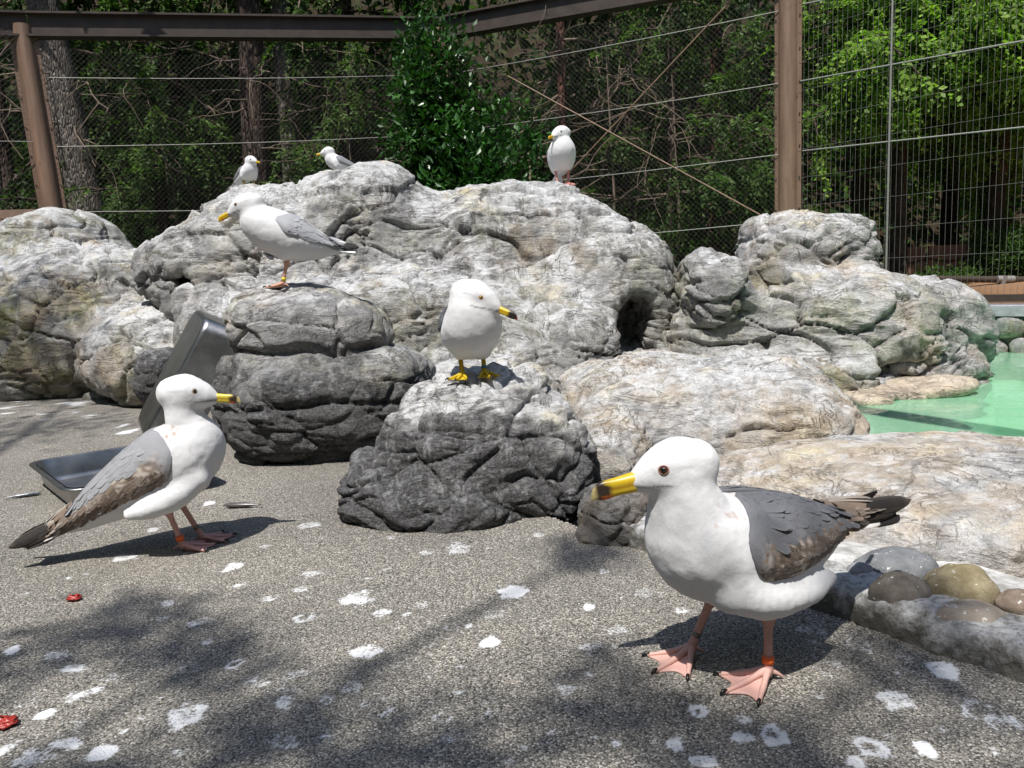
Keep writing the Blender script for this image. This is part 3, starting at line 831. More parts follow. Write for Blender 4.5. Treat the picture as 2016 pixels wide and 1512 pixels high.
M['ring_orange'] = simple('orange_plastic', (0.75, 0.13, 0.02), 0.4, var=0.1)
M['ring_yellow'] = simple('yellow_plastic', (0.62, 0.52, 0.03), 0.4, var=0.1)
M['ring_blue'] = simple('blue_plastic', (0.02, 0.20, 0.30), 0.4, var=0.1)
M['ring_metal'] = simple('dull_metal_ring', (0.20, 0.19, 0.17), 0.45, 0.8)

def sphere_chain(pts, n):
    """pts rows x,y,z,r -> dense rows"""
    return catmull(pts, n)
def bill_mesh(L, H, W, style, fwd, up, side):
    st = np.array([  # t, top, bottom, halfwidth
        [-.18, .60, -.55, .80], [0, .58, -.50, .74], [.18, .56, -.47, .64], [.36, .53, -.44, .54], [.52, .52, -.44, .46],
        [.64, .53, -.48, .41], [.74, .51, -.50, .36], [.84, .42, -.43, .29], [.92, .26, -.36, .21], [.98, -.02, -.38, .11], [1.0, -.24, -.40, .05]])
    n = 20; th = np.arange(n) * 2 * math.pi / n
    V, Cc = [], []
    yellow = np.array([.60, .41, .018]) if style != 'dull' else np.array([.62, .47, .05])
    for t, tp, bt, w in st:
        for a in th:
            ca, sa = math.cos(a), math.sin(a)
            zc, hz = (tp + bt) / 2, (tp - bt) / 2
            z = zc + hz * np.sign(sa) * abs(sa) ** 0.85
            y = w * np.sign(ca) * abs(ca) ** 0.8
            gap = abs(z - (zc - .02 * t)) < 0.075
            if gap: y *= 0.86
            V.append(t * L * fwd + z * H * up + y * W * side)
            c = yellow.copy()
            if gap and t < .9: c = c * np.array([.55, .45, .4])
            if style in ('young', 'dull'):
                if .58 < t < .90: c = np.array([.035, .022, .015]) if (z < zc + .25 or t > .66) else c * .75
                if .56 < t < .78 and z < zc - .25: c = np.array([.55, .12, .02])
                if t >= .92: c = np.array([.55, .45, .20])
            if style == 'spot' and .58 < t < .80 and z < zc - .1: c = np.array([.62, .20, .01])
            if style == 'blacktip':
                if t > .62: c = np.array([.02, .015, .012])
                if t > .95: c = np.array([.35, .03, .02])
            if t <= 0: c = c * .9 + .05
            V[-1] = V[-1]; Cc.append(c)
    m = len(st)
    F = [[k * n + i, k * n + (i + 1) % n, (k + 1) * n + (i + 1) % n, (k + 1) * n + i] for k in range(m - 1) for i in range(n)]
    b = MB(); b.add(np.array(V), F, np.array(Cc))
    b.add(np.array(V)[-n:], [list(range(n))], np.array(Cc)[-n:])
    return b
def blade(b, p0, p1, w, nrm, thick=0.0012, col=(.05, .04, .035), edge=None, bend=0.0, tipw=0.25, root=0.75, rnd_tip=False):
    """one long feather: a thin, slightly roofed blade from p0 to p1"""
    p0, p1, nrm = map(lambda q: np.asarray(q, float), (p0, p1, nrm))
    d = p1 - p0; L = np.linalg.norm(d); d /= L
    nrm = nrm - d * (nrm @ d); nrm /= np.linalg.norm(nrm)
    s = np.cross(nrm, d)
    ts = np.array([0, .15, .35, .55, .72, .85, .94, 1.0])
    ws = np.array([root, .9, 1.0, 1.0, .92, .74, .48, tipw * .3]) * w / 2
    if rnd_tip: ws = np.array([root, .95, 1.0, 1.0, .96, .80, .55, .10]) * w / 2
    V, Cc = [], []
    for t, ww in zip(ts, ws):
        c0 = p0 + d * L * t + nrm * bend * L * math.sin(t * math.pi / 2)
        for q, up in ((-1, -.12), (-.5, -.02), (0, .05), (.5, -.02), (1, -.10)):
            V.append(c0 + s * ww * q + nrm * (up * w * (.35 if rnd_tip else 1)))
            cc = np.array(col)
            if edge is not None and (abs(q) == 1 or t > .93): cc = np.array(edge)
            Cc.append(cc)
    V = np.array(V); n = 5; m = len(ts)
    Vb = V - nrm * thick
    F = [[k * n + i, k * n + i + 1, k * n + i + n + 1, k * n + i + n] for k in range(m - 1) for i in range(n - 1)]
    if rnd_tip:                                   # small feather lying on the wing: upper face only
        b.add(V, F, np.array(Cc)); return
    for k in range(m - 1):
        for i in range(n - 1):
            a = k * n + i
            F.append([m * n + a, m * n + a + n, m * n + a + n + 1, m * n + a + 1])
    for k in range(m - 1):
        a = k * n
        F += [[a, a + n, m * n + a + n, m * n + a], [a + n - 1, m * n + a + n - 1, m * n + a + 2 * n - 1, a + 2 * n - 1]]
    b.add(np.vstack([V, Vb]), F, np.vstack([Cc, Cc]))

def foot_meshes(size, col, dark_edge=False):
    """webbed foot pointing +x, heel at the origin"""
    tips = [(1.0, math.radians(38)), (1.12, math.radians(2)), (0.95, math.radians(-36))]
    T = [np.array([l * size * math.cos(a), l * size * math.sin(a)]) for l, a in tips]
    b = MB()
    outline = []
    for k in range(2):
        a, c = T[k], T[k + 1]
        for t in np.linspace(0, 1, 9)[(0 if k == 0 else 1):]:
            p = a * (1 - t) + c * t
            outline.append(p * (1 - .20 * math.sin(t * math.pi)))
    outline = np.array(outline); n = len(outline); K = 8
    V, Cc = [], []
    for j in range(K + 1):
        f = 0.04 + 0.96 * j / K
        for i, p in enumerate(outline):
            u = i / (n - 1)
            ridge = max(math.exp(-(u / .06) ** 2), math.exp(-((u - .5) / .05) ** 2), math.exp(-((u - 1) / .06) ** 2))
            z = .0030 + .012 * (1 - f) ** 1.6 + .0026 * ridge * (1 - .5 * f)
            V.append([p[0] * f, p[1] * f, z])
            shade = 1.0 + .12 * ridge - .05 * math.sin(f * 9)
            c = np.array(col) * shade
            if dark_edge and (f > .93 or (ridge > .8 and f > .2 and i in (0, n - 1))): c = c * .25
            Cc.append(c)
    V = np.array(V); low = V.copy(); low[:, 2] = 0.0006
    F = []; N = len(V)
    for j in range(K):
        for i in range(n - 1):
            a = j * n + i
            F += [[a, a + n, a + n + 1, a + 1], [N + a, N + a + 1, N + a + n + 1, N + a + n]]
    for j in range(K):
        a = j * n; F.append([a, N + a, N + a + n, a + n]); a += n - 1; F.append([a, a + n, N + a + n, N + a])
    for i in range(n - 1):
        a = K * n + i; F.append([a, N + a, N + a + 1, a + 1])
    b.add(np.vstack([V, low]), F, np.vstack([Cc, Cc]))
    for t in T:      # toes with joints
        d = np.array([t[0], t[1], 0]); ks = np.linspace(0, 1, 9)
        pts = [d * k + np.array([0, 0, .0055 + .012 * (1 - k) ** 1.6 - .001 * k]) for k in ks]
        b.tube(pts, [.0058 * (1 - .45 * k) * (1 + .10 * math.sin(k * 14)) for k in ks], 8, col=np.array(col) * .98)
    b.tube([[0, 0, .016], [-.012, 0.006, .010], [-.020, .009, .004]], [.0045, .0032, .0018], 6, col=np.array(col) * .9)   # hind toe
    cl = []
    for t in T:
        q = MB(); d = np.array([t[0], t[1], 0]) / np.linalg.norm(t); p = np.array([t[0], t[1], .006])
        q.tube([p - d * .003, p + d * .003 + [0, 0, .001], p + d * .007 - [0, 0, .0015], p + d * .009 - [0, 0, .005]], [.0030, .0030, .0018, .0004], 7)
        cl.append(q)
    return b, cl

def gull(name, loc, heading, body, head, eye, bill, mantle, legcol, feet, label, h=0.0035, young=False, ring=None, ring2=None, rings_on=0,
         wing=dict(), foot=0.062, spots=0, tail_black=False, smudge=0.0, detail=True, flank=None, thigh=0.026, hips=None, footyaw=(0, 0), wingtip=None, seed=0, zfeet=(0, 0)):
    """body: rows x,z,r from tail to neck in the bird's own plane (x forward, z up); head: dict(c, yaw, pitch, r)"""
    rnd = random.Random(seed); nr = np.random.RandomState(seed + 1)
    root = empty('gull', loc, heading, label, 'gull', 'gulls in the aviary')
    b = np.array(body, float)
    rows = np.stack([b[:, 0], np.zeros(len(b)), b[:, 1], b[:, 2]], 1)
    if b.shape[1] > 3: rows[:, 1] = b[:, 3]
    nb = len(rows)
    hc = np.array(head['c'], float); hy, hp, hr = R(head['yaw']), R(head['pitch']), head['r']
    fwd = np.array([math.cos(hy) * math.cos(hp), math.sin(hy) * math.cos(hp), math.sin(hp)])
    side = np.array([-math.sin(hy), math.cos(hy), 0]); up = np.cross(fwd, side)
    neck = np.vstack([rows, [[*hc, hr * .90]]])
    D = sphere_chain(neck, 64)
    Hd = sphere_chain(np.array([[*(hc - fwd * hr * .55 + up * hr * .02), hr * .86], [*hc, hr * .98], [*(hc + fwd * hr * .60 - up * hr * .10), hr * .82],
                                [*(hc + fwd * hr * 1.10 - up * hr * .22), hr * .58], [*(hc + fwd * hr * 1.45 - up * hr * .30), hr * .36]]), 14)
    chains = [(D, .012), (Hd, .012)]
    wy = 1.06
    hips = hips or [(0.0, .045), (0.0, -.045)]
    fl = []
    for s_ in (1, -1):
        hx, hyy = hips[0] if s_ == 1 else hips[1]
        fx, fy = feet[0] if s_ == 1 else feet[1]
        zf = zfeet[0] if s_ == 1 else zfeet[1]
        zb = np.interp(hx, np.sort(b[:, 0]), b[np.argsort(b[:, 0]), 1]); rb = np.interp(hx, np.sort(b[:, 0]), b[np.argsort(b[:, 0]), 2])
        belly = zb - rb
        jz = max(belly - .020, .060)
        kn = np.array([hx * .55 + fx * .45 - .014, hyy * .55 + fy * .45, jz * (1.0)])
        ank = np.array([fx, fy, .018 + zf])
        fl.append((kn, ank, (fx, fy, zf)))
        chains.append((sphere_chain(np.array([[hx + .005, hyy * .8, belly + .035, thigh * 1.25], [hx * .8 + kn[0] * .2, hyy * .9 + kn[1] * .1, belly + .008, thigh * .80], [kn[0] + .001, kn[1], kn[2] + .010, thigh * .36]]), 12), .016))
        if flank:
            fz = np.array(flank, float)
            chains.append((sphere_chain(np.stack([fz[:, 0], s_ * fz[:, 1], fz[:, 2], fz[:, 3]], 1), 16), .020))
    def fn(P):
        tot = None
        for C, k in chains:
            d = None
            for cx, cy, cz, cr in C:
                q = np.sqrt((P[:, 0] - cx) ** 2 + ((P[:, 1] - cy) / wy) ** 2 + (P[:, 2] - cz) ** 2) - cr
                d = q if d is None else np.minimum(d, q)
            tot = d if tot is None else smin(tot, d, k)
        return tot
    allc = np.vstack([C for C, k in chains])
    lo = (allc[:, :3] - allc[:, 3:]).min(0) - 3 * h; hi = (allc[:, :3] + allc[:, 3:]).max(0) + 3 * h
    lo[1] -= .01; hi[1] += .01
    V, F = nets(fn, lo, hi, h)
    G = grad(fn, V, h)
    # soft feathering of the surface
    V = V + G * (0.0016 * fbm(V * 38, 3, 5 + seed) + 0.0022 * fbm(V * 14, 2, 9 + seed))[:, None]
    white = np.array([.64, .64, .645])
    Cc = np.tile(white, (len(V), 1))
    # dusky feathering before and behind the eye
    hv = V - hc
    lx, ly, lz = hv @ fwd / hr, hv @ side / hr, hv @ up / hr
    if smudge:
        d = np.exp(-(((lx - .75) / .42) ** 2 + ((lz - .10) / .22) ** 2)) * (np.abs(ly) > .2)
        Cc = Cc * (1 - smudge * d[:, None])
    gape = np.exp(-((lz + .34 + .03 * lx) / .035) ** 2) * sstep(.35, .55, lx) * sstep(.05, .2, np.abs(ly))
    Cc = Cc * (1 - .75 * gape[:, None])
    beh = np.exp(-(((lx + .05) / .38) ** 2 + ((lz - .22) / .06) ** 2)) * (np.abs(ly) > .5)
    Cc = Cc * (1 - .30 * beh[:, None])
    if spots:        # brown flecks on the neck
        e, idv = worley(V * np.array([95, 95, 60]), 3 + seed)
        nk = np.exp(-(((V[:, 2] - spots[0]) / spots[1]) ** 2)) * (V[:, 0] < spots[2])
        m_ = ((idv < .42) & (e > .18)) * nk * (fbm(V * 20, 2, 7) > -.12)
        Cc = Cc * (1 - m_[:, None] * np.array([.30, .48, .58]) * spots[3])
    me = mesh_np('body', V, F)
    attr(me, 'Col', Cc, 'FLOAT_COLOR')
    bodyo = obj('body', me, M['plumage'], root)
    # ---- bill, eyes
    bl, bh = bill['L'], bill['H']
    bb = bill_mesh(bl, bh, bh * .62, bill['style'], *(lambda f, u: (f, u, side))(fwd * math.cos(R(bill.get('dip', 6))) - up * math.sin(R(bill.get('dip', 6))), up * math.cos(R(bill.get('dip', 6))) + fwd * math.sin(R(bill.get('dip', 6)))))
    o = obj('bill', bb.mesh('bill', True, True), M['bill'], root, loc=hc + fwd * hr * 1.50 - up * hr * .31)
    for s_ in (1, -1):
        d = fwd * .66 + side * s_ * .66 + up * .16
        d /= np.linalg.norm(d)
        ts = np.linspace(.3, 1.5, 200) * hr
        f_ = fn((hc + d * ts[:, None]).astype(np.float32))
        t0 = ts[np.argmax(f_ > 0)] if (f_ > 0).any() else hr
        c = hc + d * t0
        n_ = grad(fn, c[None].astype(np.float32), .004)[0]
        er = eye['r']
        q = MB()
        th = np.linspace(0, math.pi, 15)[1:-1]; ph = np.linspace(0, 2 * math.pi, 22, endpoint=False)
        # eyeball looking along the outward normal
        a1 = np.cross(n_, up); a1 /= np.linalg.norm(a1); a2 = np.cross(n_, a1)
        Vv, Cv = [[*(n_ * er)]], [(.004, .004, .004)]
        for t in th:
            for p_ in ph:
                Vv.append(er * (math.cos(t) * n_ + math.sin(t) * (math.cos(p_) * a1 + math.sin(p_) * a2)))
                Cv.append((.004, .004, .004) if t < .62 else eye['iris'])
        nP = len(ph)
        q.add(np.array(Vv), [[0, 1 + k, 1 + (k + 1) % nP] for k in range(nP)], np.array(Cv))
        q.add(np.array(Vv), [[1 + a * nP + k, 1 + (a + 1) * nP + k, 1 + (a + 1) * nP + (k + 1) % nP, 1 + a * nP + (k + 1) % nP] for a in range(len(th) - 1) for k in range(nP)], np.array(Cv))
        eo = obj('eye', q.mesh('eye', True, True), M['eye'], root, loc=c - n_ * er * .38)
        if detail:
            q = MB(); tp = np.linspace(0, 2 * math.pi, 25)
            q.tube([er * 1.02 * (math.cos(t) * a1 * 1.08 + math.sin(t) * a2 * .94) + n_ * er * .36 for t in tp], er * .17, 6, False, col=eye['ring'])
            obj('eye_ring', q.mesh('eye_ring', True, True), M['skin'], eo)
    # ---- wings
    bi = np.linspace(0, 1, 90); Bx = catmull(rows, 90)           # tail -> neck
    w = dict(start=.80, end=.02, top=8, low=100, out=.010, ext=.10, extdir=None, rise=0.0); w.update(wing)
    ns, nt = 44, 20
    ext = w['ext']
    def station(s):
        """s 0 shoulder .. 1 rear end"""
        body_part = 0.78
        if s < body_part:
            u = w['start'] + (w['end'] - w['start']) * s / body_part
            r_ = np.array([np.interp(u, bi, Bx[:, k]) for k in range(4)])
            e_ = 1e-2
            r2 = np.array([np.interp(min(1, u + e_), bi, Bx[:, k]) for k in range(4)]); r1 = np.array([np.interp(max(0, u - e_), bi, Bx[:, k]) for k in range(4)])
            t = (r2 - r1)[:3]; t /= np.linalg.norm(t)
            return r_[:3], r_[3], t
        r0, rr, t = station(body_part - 1e-6)
        if w['extdir'] is not None: t = -np.array(w['extdir'], float); t /= np.linalg.norm(t)
        f = (s - body_part) / (1 - body_part)
        return r0 - t * ext * f, rr * (1 - .55 * f), t
    grids = {}
    for s_ in (1, -1):
        V, Cc = [], []
        for i in range(ns):
            s = i / (ns - 1)
            c, r_, t = station(s)
            t = t.copy(); t[1] = 0; t /= np.linalg.norm(t)
            n_ = np.cross(t, np.array([0, 1.0, 0])); n_ = n_ if n_[2] > 0 else -n_
            open_ = sstep(0, .20, s)
            th0 = w['top'] + (46 - w['top']) * (1 - open_) ** 2
            low = w['low'] * (1 - .16 * sstep(.55, 1, s)) + w.get('sag', 0) * math.sin(math.pi * min(1, s / .8))
            th1 = 62 + (low - 62) * open_ ** .75
            for j in range(nt):
                tt = j / (nt - 1)
                th = R(th0 + (th1 - th0) * tt)
                off = w['out'] * (0.25 + .75 * open_) * (1 - .55 * (tt - .55) ** 2 / .3) * (1 - .25 * s)
                if tt > .93: off *= .55
                lump = 0.0030 * math.sin(tt * 16 + s * 5) * (1 if detail else 0) * sstep(.3, .9, s)
                p = c + (r_ + off + lump) * (math.cos(th) * n_ * (1 + w['rise'] * s) + math.sin(th) * s_ * wy * np.array([0, 1, 0]))
                V.append(p)
                col = np.array(mantle) * (1 + .10 * math.sin(11 * tt + 3 * s) * .5)
                nz = rnd.random()
                if young:
                    bl_, br_ = w.get('brown', (.60, .74))
                    lowband = sstep(bl_, bl_ + .12, tt + .04 * math.sin(s * 23)) * sstep(.10, .22, s)
                    rearb = sstep(br_, br_ + .12, s + .10 * (tt - .5))
                    kk = max(lowband, rearb)
                    br = np.array([.22, .165, .125]) if nz < .45 else (np.array([.47, .42, .37]) if nz < .72 else np.array([.11, .08, .06]))
                    col = col * (1 - kk) + br * kk
                    if s > .90: col = col * .5 + np.array([.62, .58, .54]) * .5
                elif s > .93: col = np.array([.72, .72, .72])
                Cc.append(col)
        V = np.array(V); Cc = np.array(Cc)
        grids[s_] = V.reshape(ns, nt, 3)
        idx = np.arange(ns * nt).reshape(ns, nt)
        Fq = np.stack([idx[:-1, :-1], idx[1:, :-1], idx[1:, 1:], idx[:-1, 1:]], -1).reshape(-1, 4)
        if s_ == -1: Fq = Fq[:, ::-1]
        # inner skin for thickness
        cen = np.array([station(i / (ns - 1))[0] for i in range(ns)])
        inner = grids[s_] + (cen[:, None] - grids[s_]) / (np.linalg.norm(cen[:, None] - grids[s_], axis=2)[..., None] + 1e-9) * .006
        N = ns * nt
        rim = []
        border = [idx[i, 0] for i in range(ns)] + [idx[ns - 1, j] for j in range(1, nt)] + [idx[i, nt - 1] for i in range(ns - 2, -1, -1)] + [idx[0, j] for j in range(nt - 2, 0, -1)]
        for a, c_ in zip(border, border[1:] + border[:1]): rim.append([a, c_, N + c_, N + a] if s_ == -1 else [c_, a, N + a, N + c_])
        me = mesh_np('wing', np.vstack([V, inner.reshape(-1, 3)]), [np.vstack([Fq, Fq[:, ::-1] + N, np.array(rim)])])
        attr(me, 'Col', np.vstack([Cc, Cc]), 'FLOAT_COLOR')
        wo_ = obj('wing', me, M['wingfeather'], root)
        if detail:
            # rows of covert and scapular feathers lying on the wing
            q = MB()
            g = grids[s_]
            rowsn = [(.15, .95, .97, 40, .019), (.16, .94, .92, 38, .020), (.17, .93, .86, 38, .021), (.17, .93, .80, 36, .021), (.17, .92, .74, 32, .021), (.40, .94, .67, 22, .021), (.60, .96, .58, 15, .023), (.68, .96, .48, 12, .024), (.72, .97, .36, 10, .025), (.76, .97, .24, 8, .025)] if young else []
            grey = [(.16, .62, .10, 15, .034), (.14, .66, .20, 17, .034), (.13, .70, .30, 18, .034), (.13, .74, .40, 19, .034), (.14, .80, .50, 20, .034), (.15, .84, .60, 21, .032)]
            grey += [] if young else [(.16, .90, .70, 22, .032), (.18, .92, .80, 22, .030), (.20, .92, .90, 20, .030)]
            tlim, slim = w.get('brown', (.60, .74)) if young else (2, 2)
            for (s0, s1, tt, cnt, ln) in grey + rowsn:
                isg = (s0, s1, tt, cnt, ln) in grey
                for k in range(cnt):
                    s = s0 + (s1 - s0) * k / (cnt - 1)
                    t_ = min(.97, tt + rnd.uniform(-.04, .04)); s = min(.97, s + rnd.uniform(-.015, .015)); ln_k = ln * rnd.uniform(.8, 1.25)
                    if not isg and tt < .75 and s < .45 and rnd.random() < .5: continue
                    if isg and (tt > tlim + .02 or s > slim - .02): continue
                    i, j = min(ns - 2, int(s * (ns - 1))), min(nt - 2, int(t_ * (nt - 1)))
                    p = g[i, j]; dd = g[min(ns - 1, i + 4), j] - p; e_ = g[i, j + 1] - p
                    n_ = np.cross(dd, e_) * s_; n_ /= np.linalg.norm(n_)
                    if n_[1] * s_ < -0.2: n_ = -n_
                    dd = dd / np.linalg.norm(dd) * .95 + e_ / np.linalg.norm(e_) * .28; dd /= np.linalg.norm(dd)
                    brn = rnd.random()
                    col = np.array([.15, .112, .086]) * rnd.uniform(.55, 1.5) if brn < .85 else np.array([.26, .22, .19])
                    ed = col * .6 + np.array([.40, .355, .31]) * .4 * rnd.uniform(.5, 1.1)
                    if isg: col = np.array(mantle) * rnd.uniform(.93, 1.07); ed = np.array(mantle) * 1.16
                    blade(q, p + n_ * .0004, p + dd * ln_k * 1.25 + n_ * .0007, ln_k * .48, n_ + np.array([rnd.uniform(-.05, .05), 0, rnd.uniform(-.05, .05)]), .0005, col, ed, 0, .7, .8, True)
            if q.n:
                o = obj('covert_feathers', q.mesh('covert_feathers', True, True), M['wingfeather'], wo_); o['kind'] = 'stuff'
        # tertials and primaries
        g = grids[s_]
        c_end, r_end, t_end = station(1.0)
        back = -t_end / np.linalg.norm(t_end)
        npr = 6 if detail else 4
        wt = np.array(wingtip) if wingtip is not None else c_end + back * .13 + np.array([0, 0, .01])
        for k in range(npr):
            f = k / (npr - 1)
            p0 = g[int((.80 + .10 * f) * (ns - 1)), int((.30 + .55 * f) * (nt - 1))] * .8 + c_end * .2
            tip = np.array([wt[0], s_ * wt[1], wt[2]]) * (1 - .34 * f) + p0 * .34 * f
            tip = tip + np.array([0, s_ * .004 * (1 - f), .003 * (npr - k)])
            q = MB()
            cc = (.022, .018, .016) if young else (.016, .015, .015)
            blade(q, p0, tip, .030 - .004 * f, np.array([.15, s_ * .75, .65]), .0012, cc, (.06, .05, .042) if young else (.06, .06, .06), -.012, .4)
            obj('primary_feather', q.mesh('primary_feather', True, True), M['wingfeather'], wo_)
        if detail:
            for k in range(4):
                f = k / 3
                i = int((.66 + .06 * k) * (ns - 1)); j = int((.10 + .16 * k) * (nt - 1))
                p0 = g[i, j]; p1 = g[ns - 1, min(nt - 1, int(.1 + .16 * k * (nt - 1)))] * .55 + c_end * .45 + back * (.035 - .010 * k)
                q = MB()
                n_ = np.array([.1, s_ * (.35 + .5 * f), .8 - .4 * f])
                col = (.20, .15, .115) if young else np.array(mantle) * .95
                blade(q, p0 + n_ * .004, p1 + n_ * .003, .040, n_, .0014, col, (.36, .32, .28) if young else (.74, .74, .74), .01, .7, .7)
                obj('tertial_feather', q.mesh('tertial_feather', True, True), M['wingfeather'], wo_)
    # ---- tail
    t0 = rows[0]; td = rows[0][:3] - rows[1][:3]; td /= np.linalg.norm(td)
    if 'taildir' in w: td = np.array(w['taildir'], float); td /= np.linalg.norm(td)
    tl = w.get('tail', .13)
    ntf = 8 if detail else 5
    tp = empty('tail', (0, 0, 0)); tp.parent = root
    for k in range(ntf):
        f = (k / (ntf - 1) - .5) * 2
        a = R(9) * f
        sd = np.array([0, 1.0, 0])
        d = td * math.cos(a) + sd * math.sin(a)
        p0 = t0[:3] + td * .005 + sd * f * .012 + np.array([0, 0, .002 * (1 - abs(f))])
        p1 = p0 + d * tl * (1 - .05 * abs(f))
        q = MB()
        nrm = np.cross(td, sd); nrm = nrm if nrm[2] > 0 else -nrm
        if tail_black:
            blade(q, p0, p0 + d * tl * .6, .030, nrm + sd * f * .2, .0012, (.66, .63, .60), None, 0, 1.0)
            blade(q, p0 + d * tl * .35 - nrm * .0016, p1, .030, nrm + sd * f * .2, .0012, (.022, .019, .018), None, 0, .8)
        else:
            blade(q, p0, p1, .030, nrm + sd * f * .2, .0012, (.78, .78, .78), None, 0, .9)
        obj('tail_feather', q.mesh('tail_feather', True, True), M['wingfeather'], tp)
    # ---- legs and feet
    for n_, (kn, ank, (fx, fy, zf)) in enumerate(fl):
        q = MB(); lc = np.array(legcol)
        mid = (kn + ank) / 2
        ks = np.linspace(0, 1, 14)
        pts = [np.array([kn[0], kn[1], kn[2] + .024])] + [kn * (1 - k) + ank * k for k in ks] + [np.array([fx, fy, .006 + zf])]
        rad = [.0080] + [.0066 + .0042 * math.exp(-(k / .10) ** 2) + .0012 * math.exp(-((1 - k) / .12) ** 2) + .0004 * math.sin(k * 40) for k in ks] + [.0060]
        q.tube(pts, rad, 12, col=lc * np.array([.82, .80, .78]))
        lo_ = obj('leg', q.mesh('leg', True, True), M['skin'], root)
        fb, cl = foot_meshes(foot, legcol, bill['style'] == 'blacktip')
        fo = obj('foot', fb.mesh('foot', True, True), M['skin'], root, loc=(fx, fy, zf))
        fo.rotation_euler = (0, 0, R(footyaw[n_]))
        for c_ in cl:
            obj('claw', c_.mesh('claw'), M['claw'], fo)
        rm = ring if n_ == rings_on else ring2
        if rm:
            k0, k1 = (.74, .90) if rm != 'ring_metal' else (.70, .80)
            q = MB()
            d = ank - kn
            tp_ = np.linspace(0, 2 * math.pi, 25)
            ax = d / np.linalg.norm(d); a1 = np.cross(ax, [0, 1, 0.]); a1 /= np.linalg.norm(a1); a2 = np.cross(ax, a1)
            V, Fq = [], []
            for t in tp_[:-1]:
                e_ = math.cos(t) * a1 + math.sin(t) * a2
                r0 = .0088 if rm != 'ring_metal' else .0072
                for (kk, rr) in ((k0, r0), (k1, r0), (k1, r0 - .0012), (k0, r0 - .0012)):
                    V.append(kn + d * kk + e_ * rr)
            n24 = 24
            for t in range(n24):
                for c_ in range(4):
                    a_, b_ = t * 4 + c_, t * 4 + (c_ + 1) % 4
                    Fq.append([a_, b_, ((t + 1) % n24) * 4 + (c_ + 1) % 4, ((t + 1) % n24) * 4 + c_])
            q.add(V, Fq)
            obj('leg_ring', q.mesh('leg_ring'), M[rm], lo_)
    return root

def local(root_loc, heading, p):
    d = Vector(p) - Vector(root_loc); c, s = math.cos(-heading), math.sin(-heading)
    return (d.x * c - d.y * s, d.x * s + d.y * c)

# --- front gull: dark-mantled, short-necked, walking left and a little towards the camera
f1, f2 = gp(1362, 1292), gp(1512, 1338)           # heels
h1 = R(180 + 26)
l1 = (f1 + f2) / 2 + Vector((math.cos(h1), math.sin(h1), 0)) * -.004; l1.z = 0
gull('gull', l1, h1,
     [(-.235, .186, .016), (-.185, .188, .036), (-.125, .188, .060), (-.055, .187, .079), (.010, .192, .083), (.056, .210, .077), (.073, .240, .063), (.083, .278, .050)],
     dict(c=(.092, -.004, .328), yaw=-18, pitch=-5, r=.0415), dict(r=.0062, iris=(.05, .02, .012), ring=(.26, .12, .08)),
     dict(L=.070, H=.0275, style='young', dip=5), (.135, .138, .150), (.60, .36, .31), [local(l1, h1, f2), local(l1, h1, f1)],
     'large dark-mantled gull with orange leg ring standing on the concrete before the brown rock', h=.0038, young=True, ring='ring_orange', ring2='ring_metal', rings_on=0,
     wing=dict(start=.74, end=.03, low=104, top=6, out=.012, ext=.075, extdir=(-1, 0, .10), tail=.105, taildir=(-1, 0, .02)), foot=.074, tail_black=True, smudge=.22,
     flank=[(.045, .056, .150, .030), (-.01, .070, .136, .030), (-.075, .076, .134, .022), (-.125, .074, .142, .010)], hips=[(-.010, .042), (-.005, -.042)], footyaw=(-2, 8),
     wingtip=(-.36, .030, .196), spots=(.265, .02, .085, .6), seed=1, thigh=.030)
# --- left gull: upright, facing right
f1, f2 = gp(360, 1084), gp(398, 1068)
h2 = R(14)
l2 = (f1 + f2) / 2; l2.z = 0
gull('gull', l2, h2,
     [(-.265, .083, .016), (-.225, .104, .034), (-.165, .140, .056), (-.090, .178, .078), (-.025, .210, .089), (.020, .240, .076), (.022, .277, .053), (.012, .318, .043)],
     dict(c=(.016, 0, .372), yaw=-10, pitch=-2, r=.0440), dict(r=.0055, iris=(.10, .06, .03), ring=(.30, .22, .12)),
     dict(L=.062, H=.0215, style='dull', dip=4), (.27, .272, .285), (.58, .33, .30), [local(l2, h2, f2), local(l2, h2, f1)],
     'slender upright gull with brown mottled wing standing beside the steel tray', h=.0040, young=True, ring='ring_metal', ring2='ring_orange', rings_on=0,
     wing=dict(brown=(.50, .64), start=.70, end=.03, low=106, top=8, out=.011, ext=.06, extdir=(-1, 0, -.55), tail=.085, taildir=(-1, 0, -.42)), foot=.066, tail_black=True, smudge=.2,
     flank=[(.035, .056, .175, .028), (-.02, .076, .142, .030), (-.075, .078, .122, .022), (-.115, .070, .112, .010)], hips=[(-.03, .040), (-.03, -.040)], footyaw=(14, 6),
     wingtip=(-.375, .03, .040), spots=(.285, .035, .03, 1.0), seed=2)
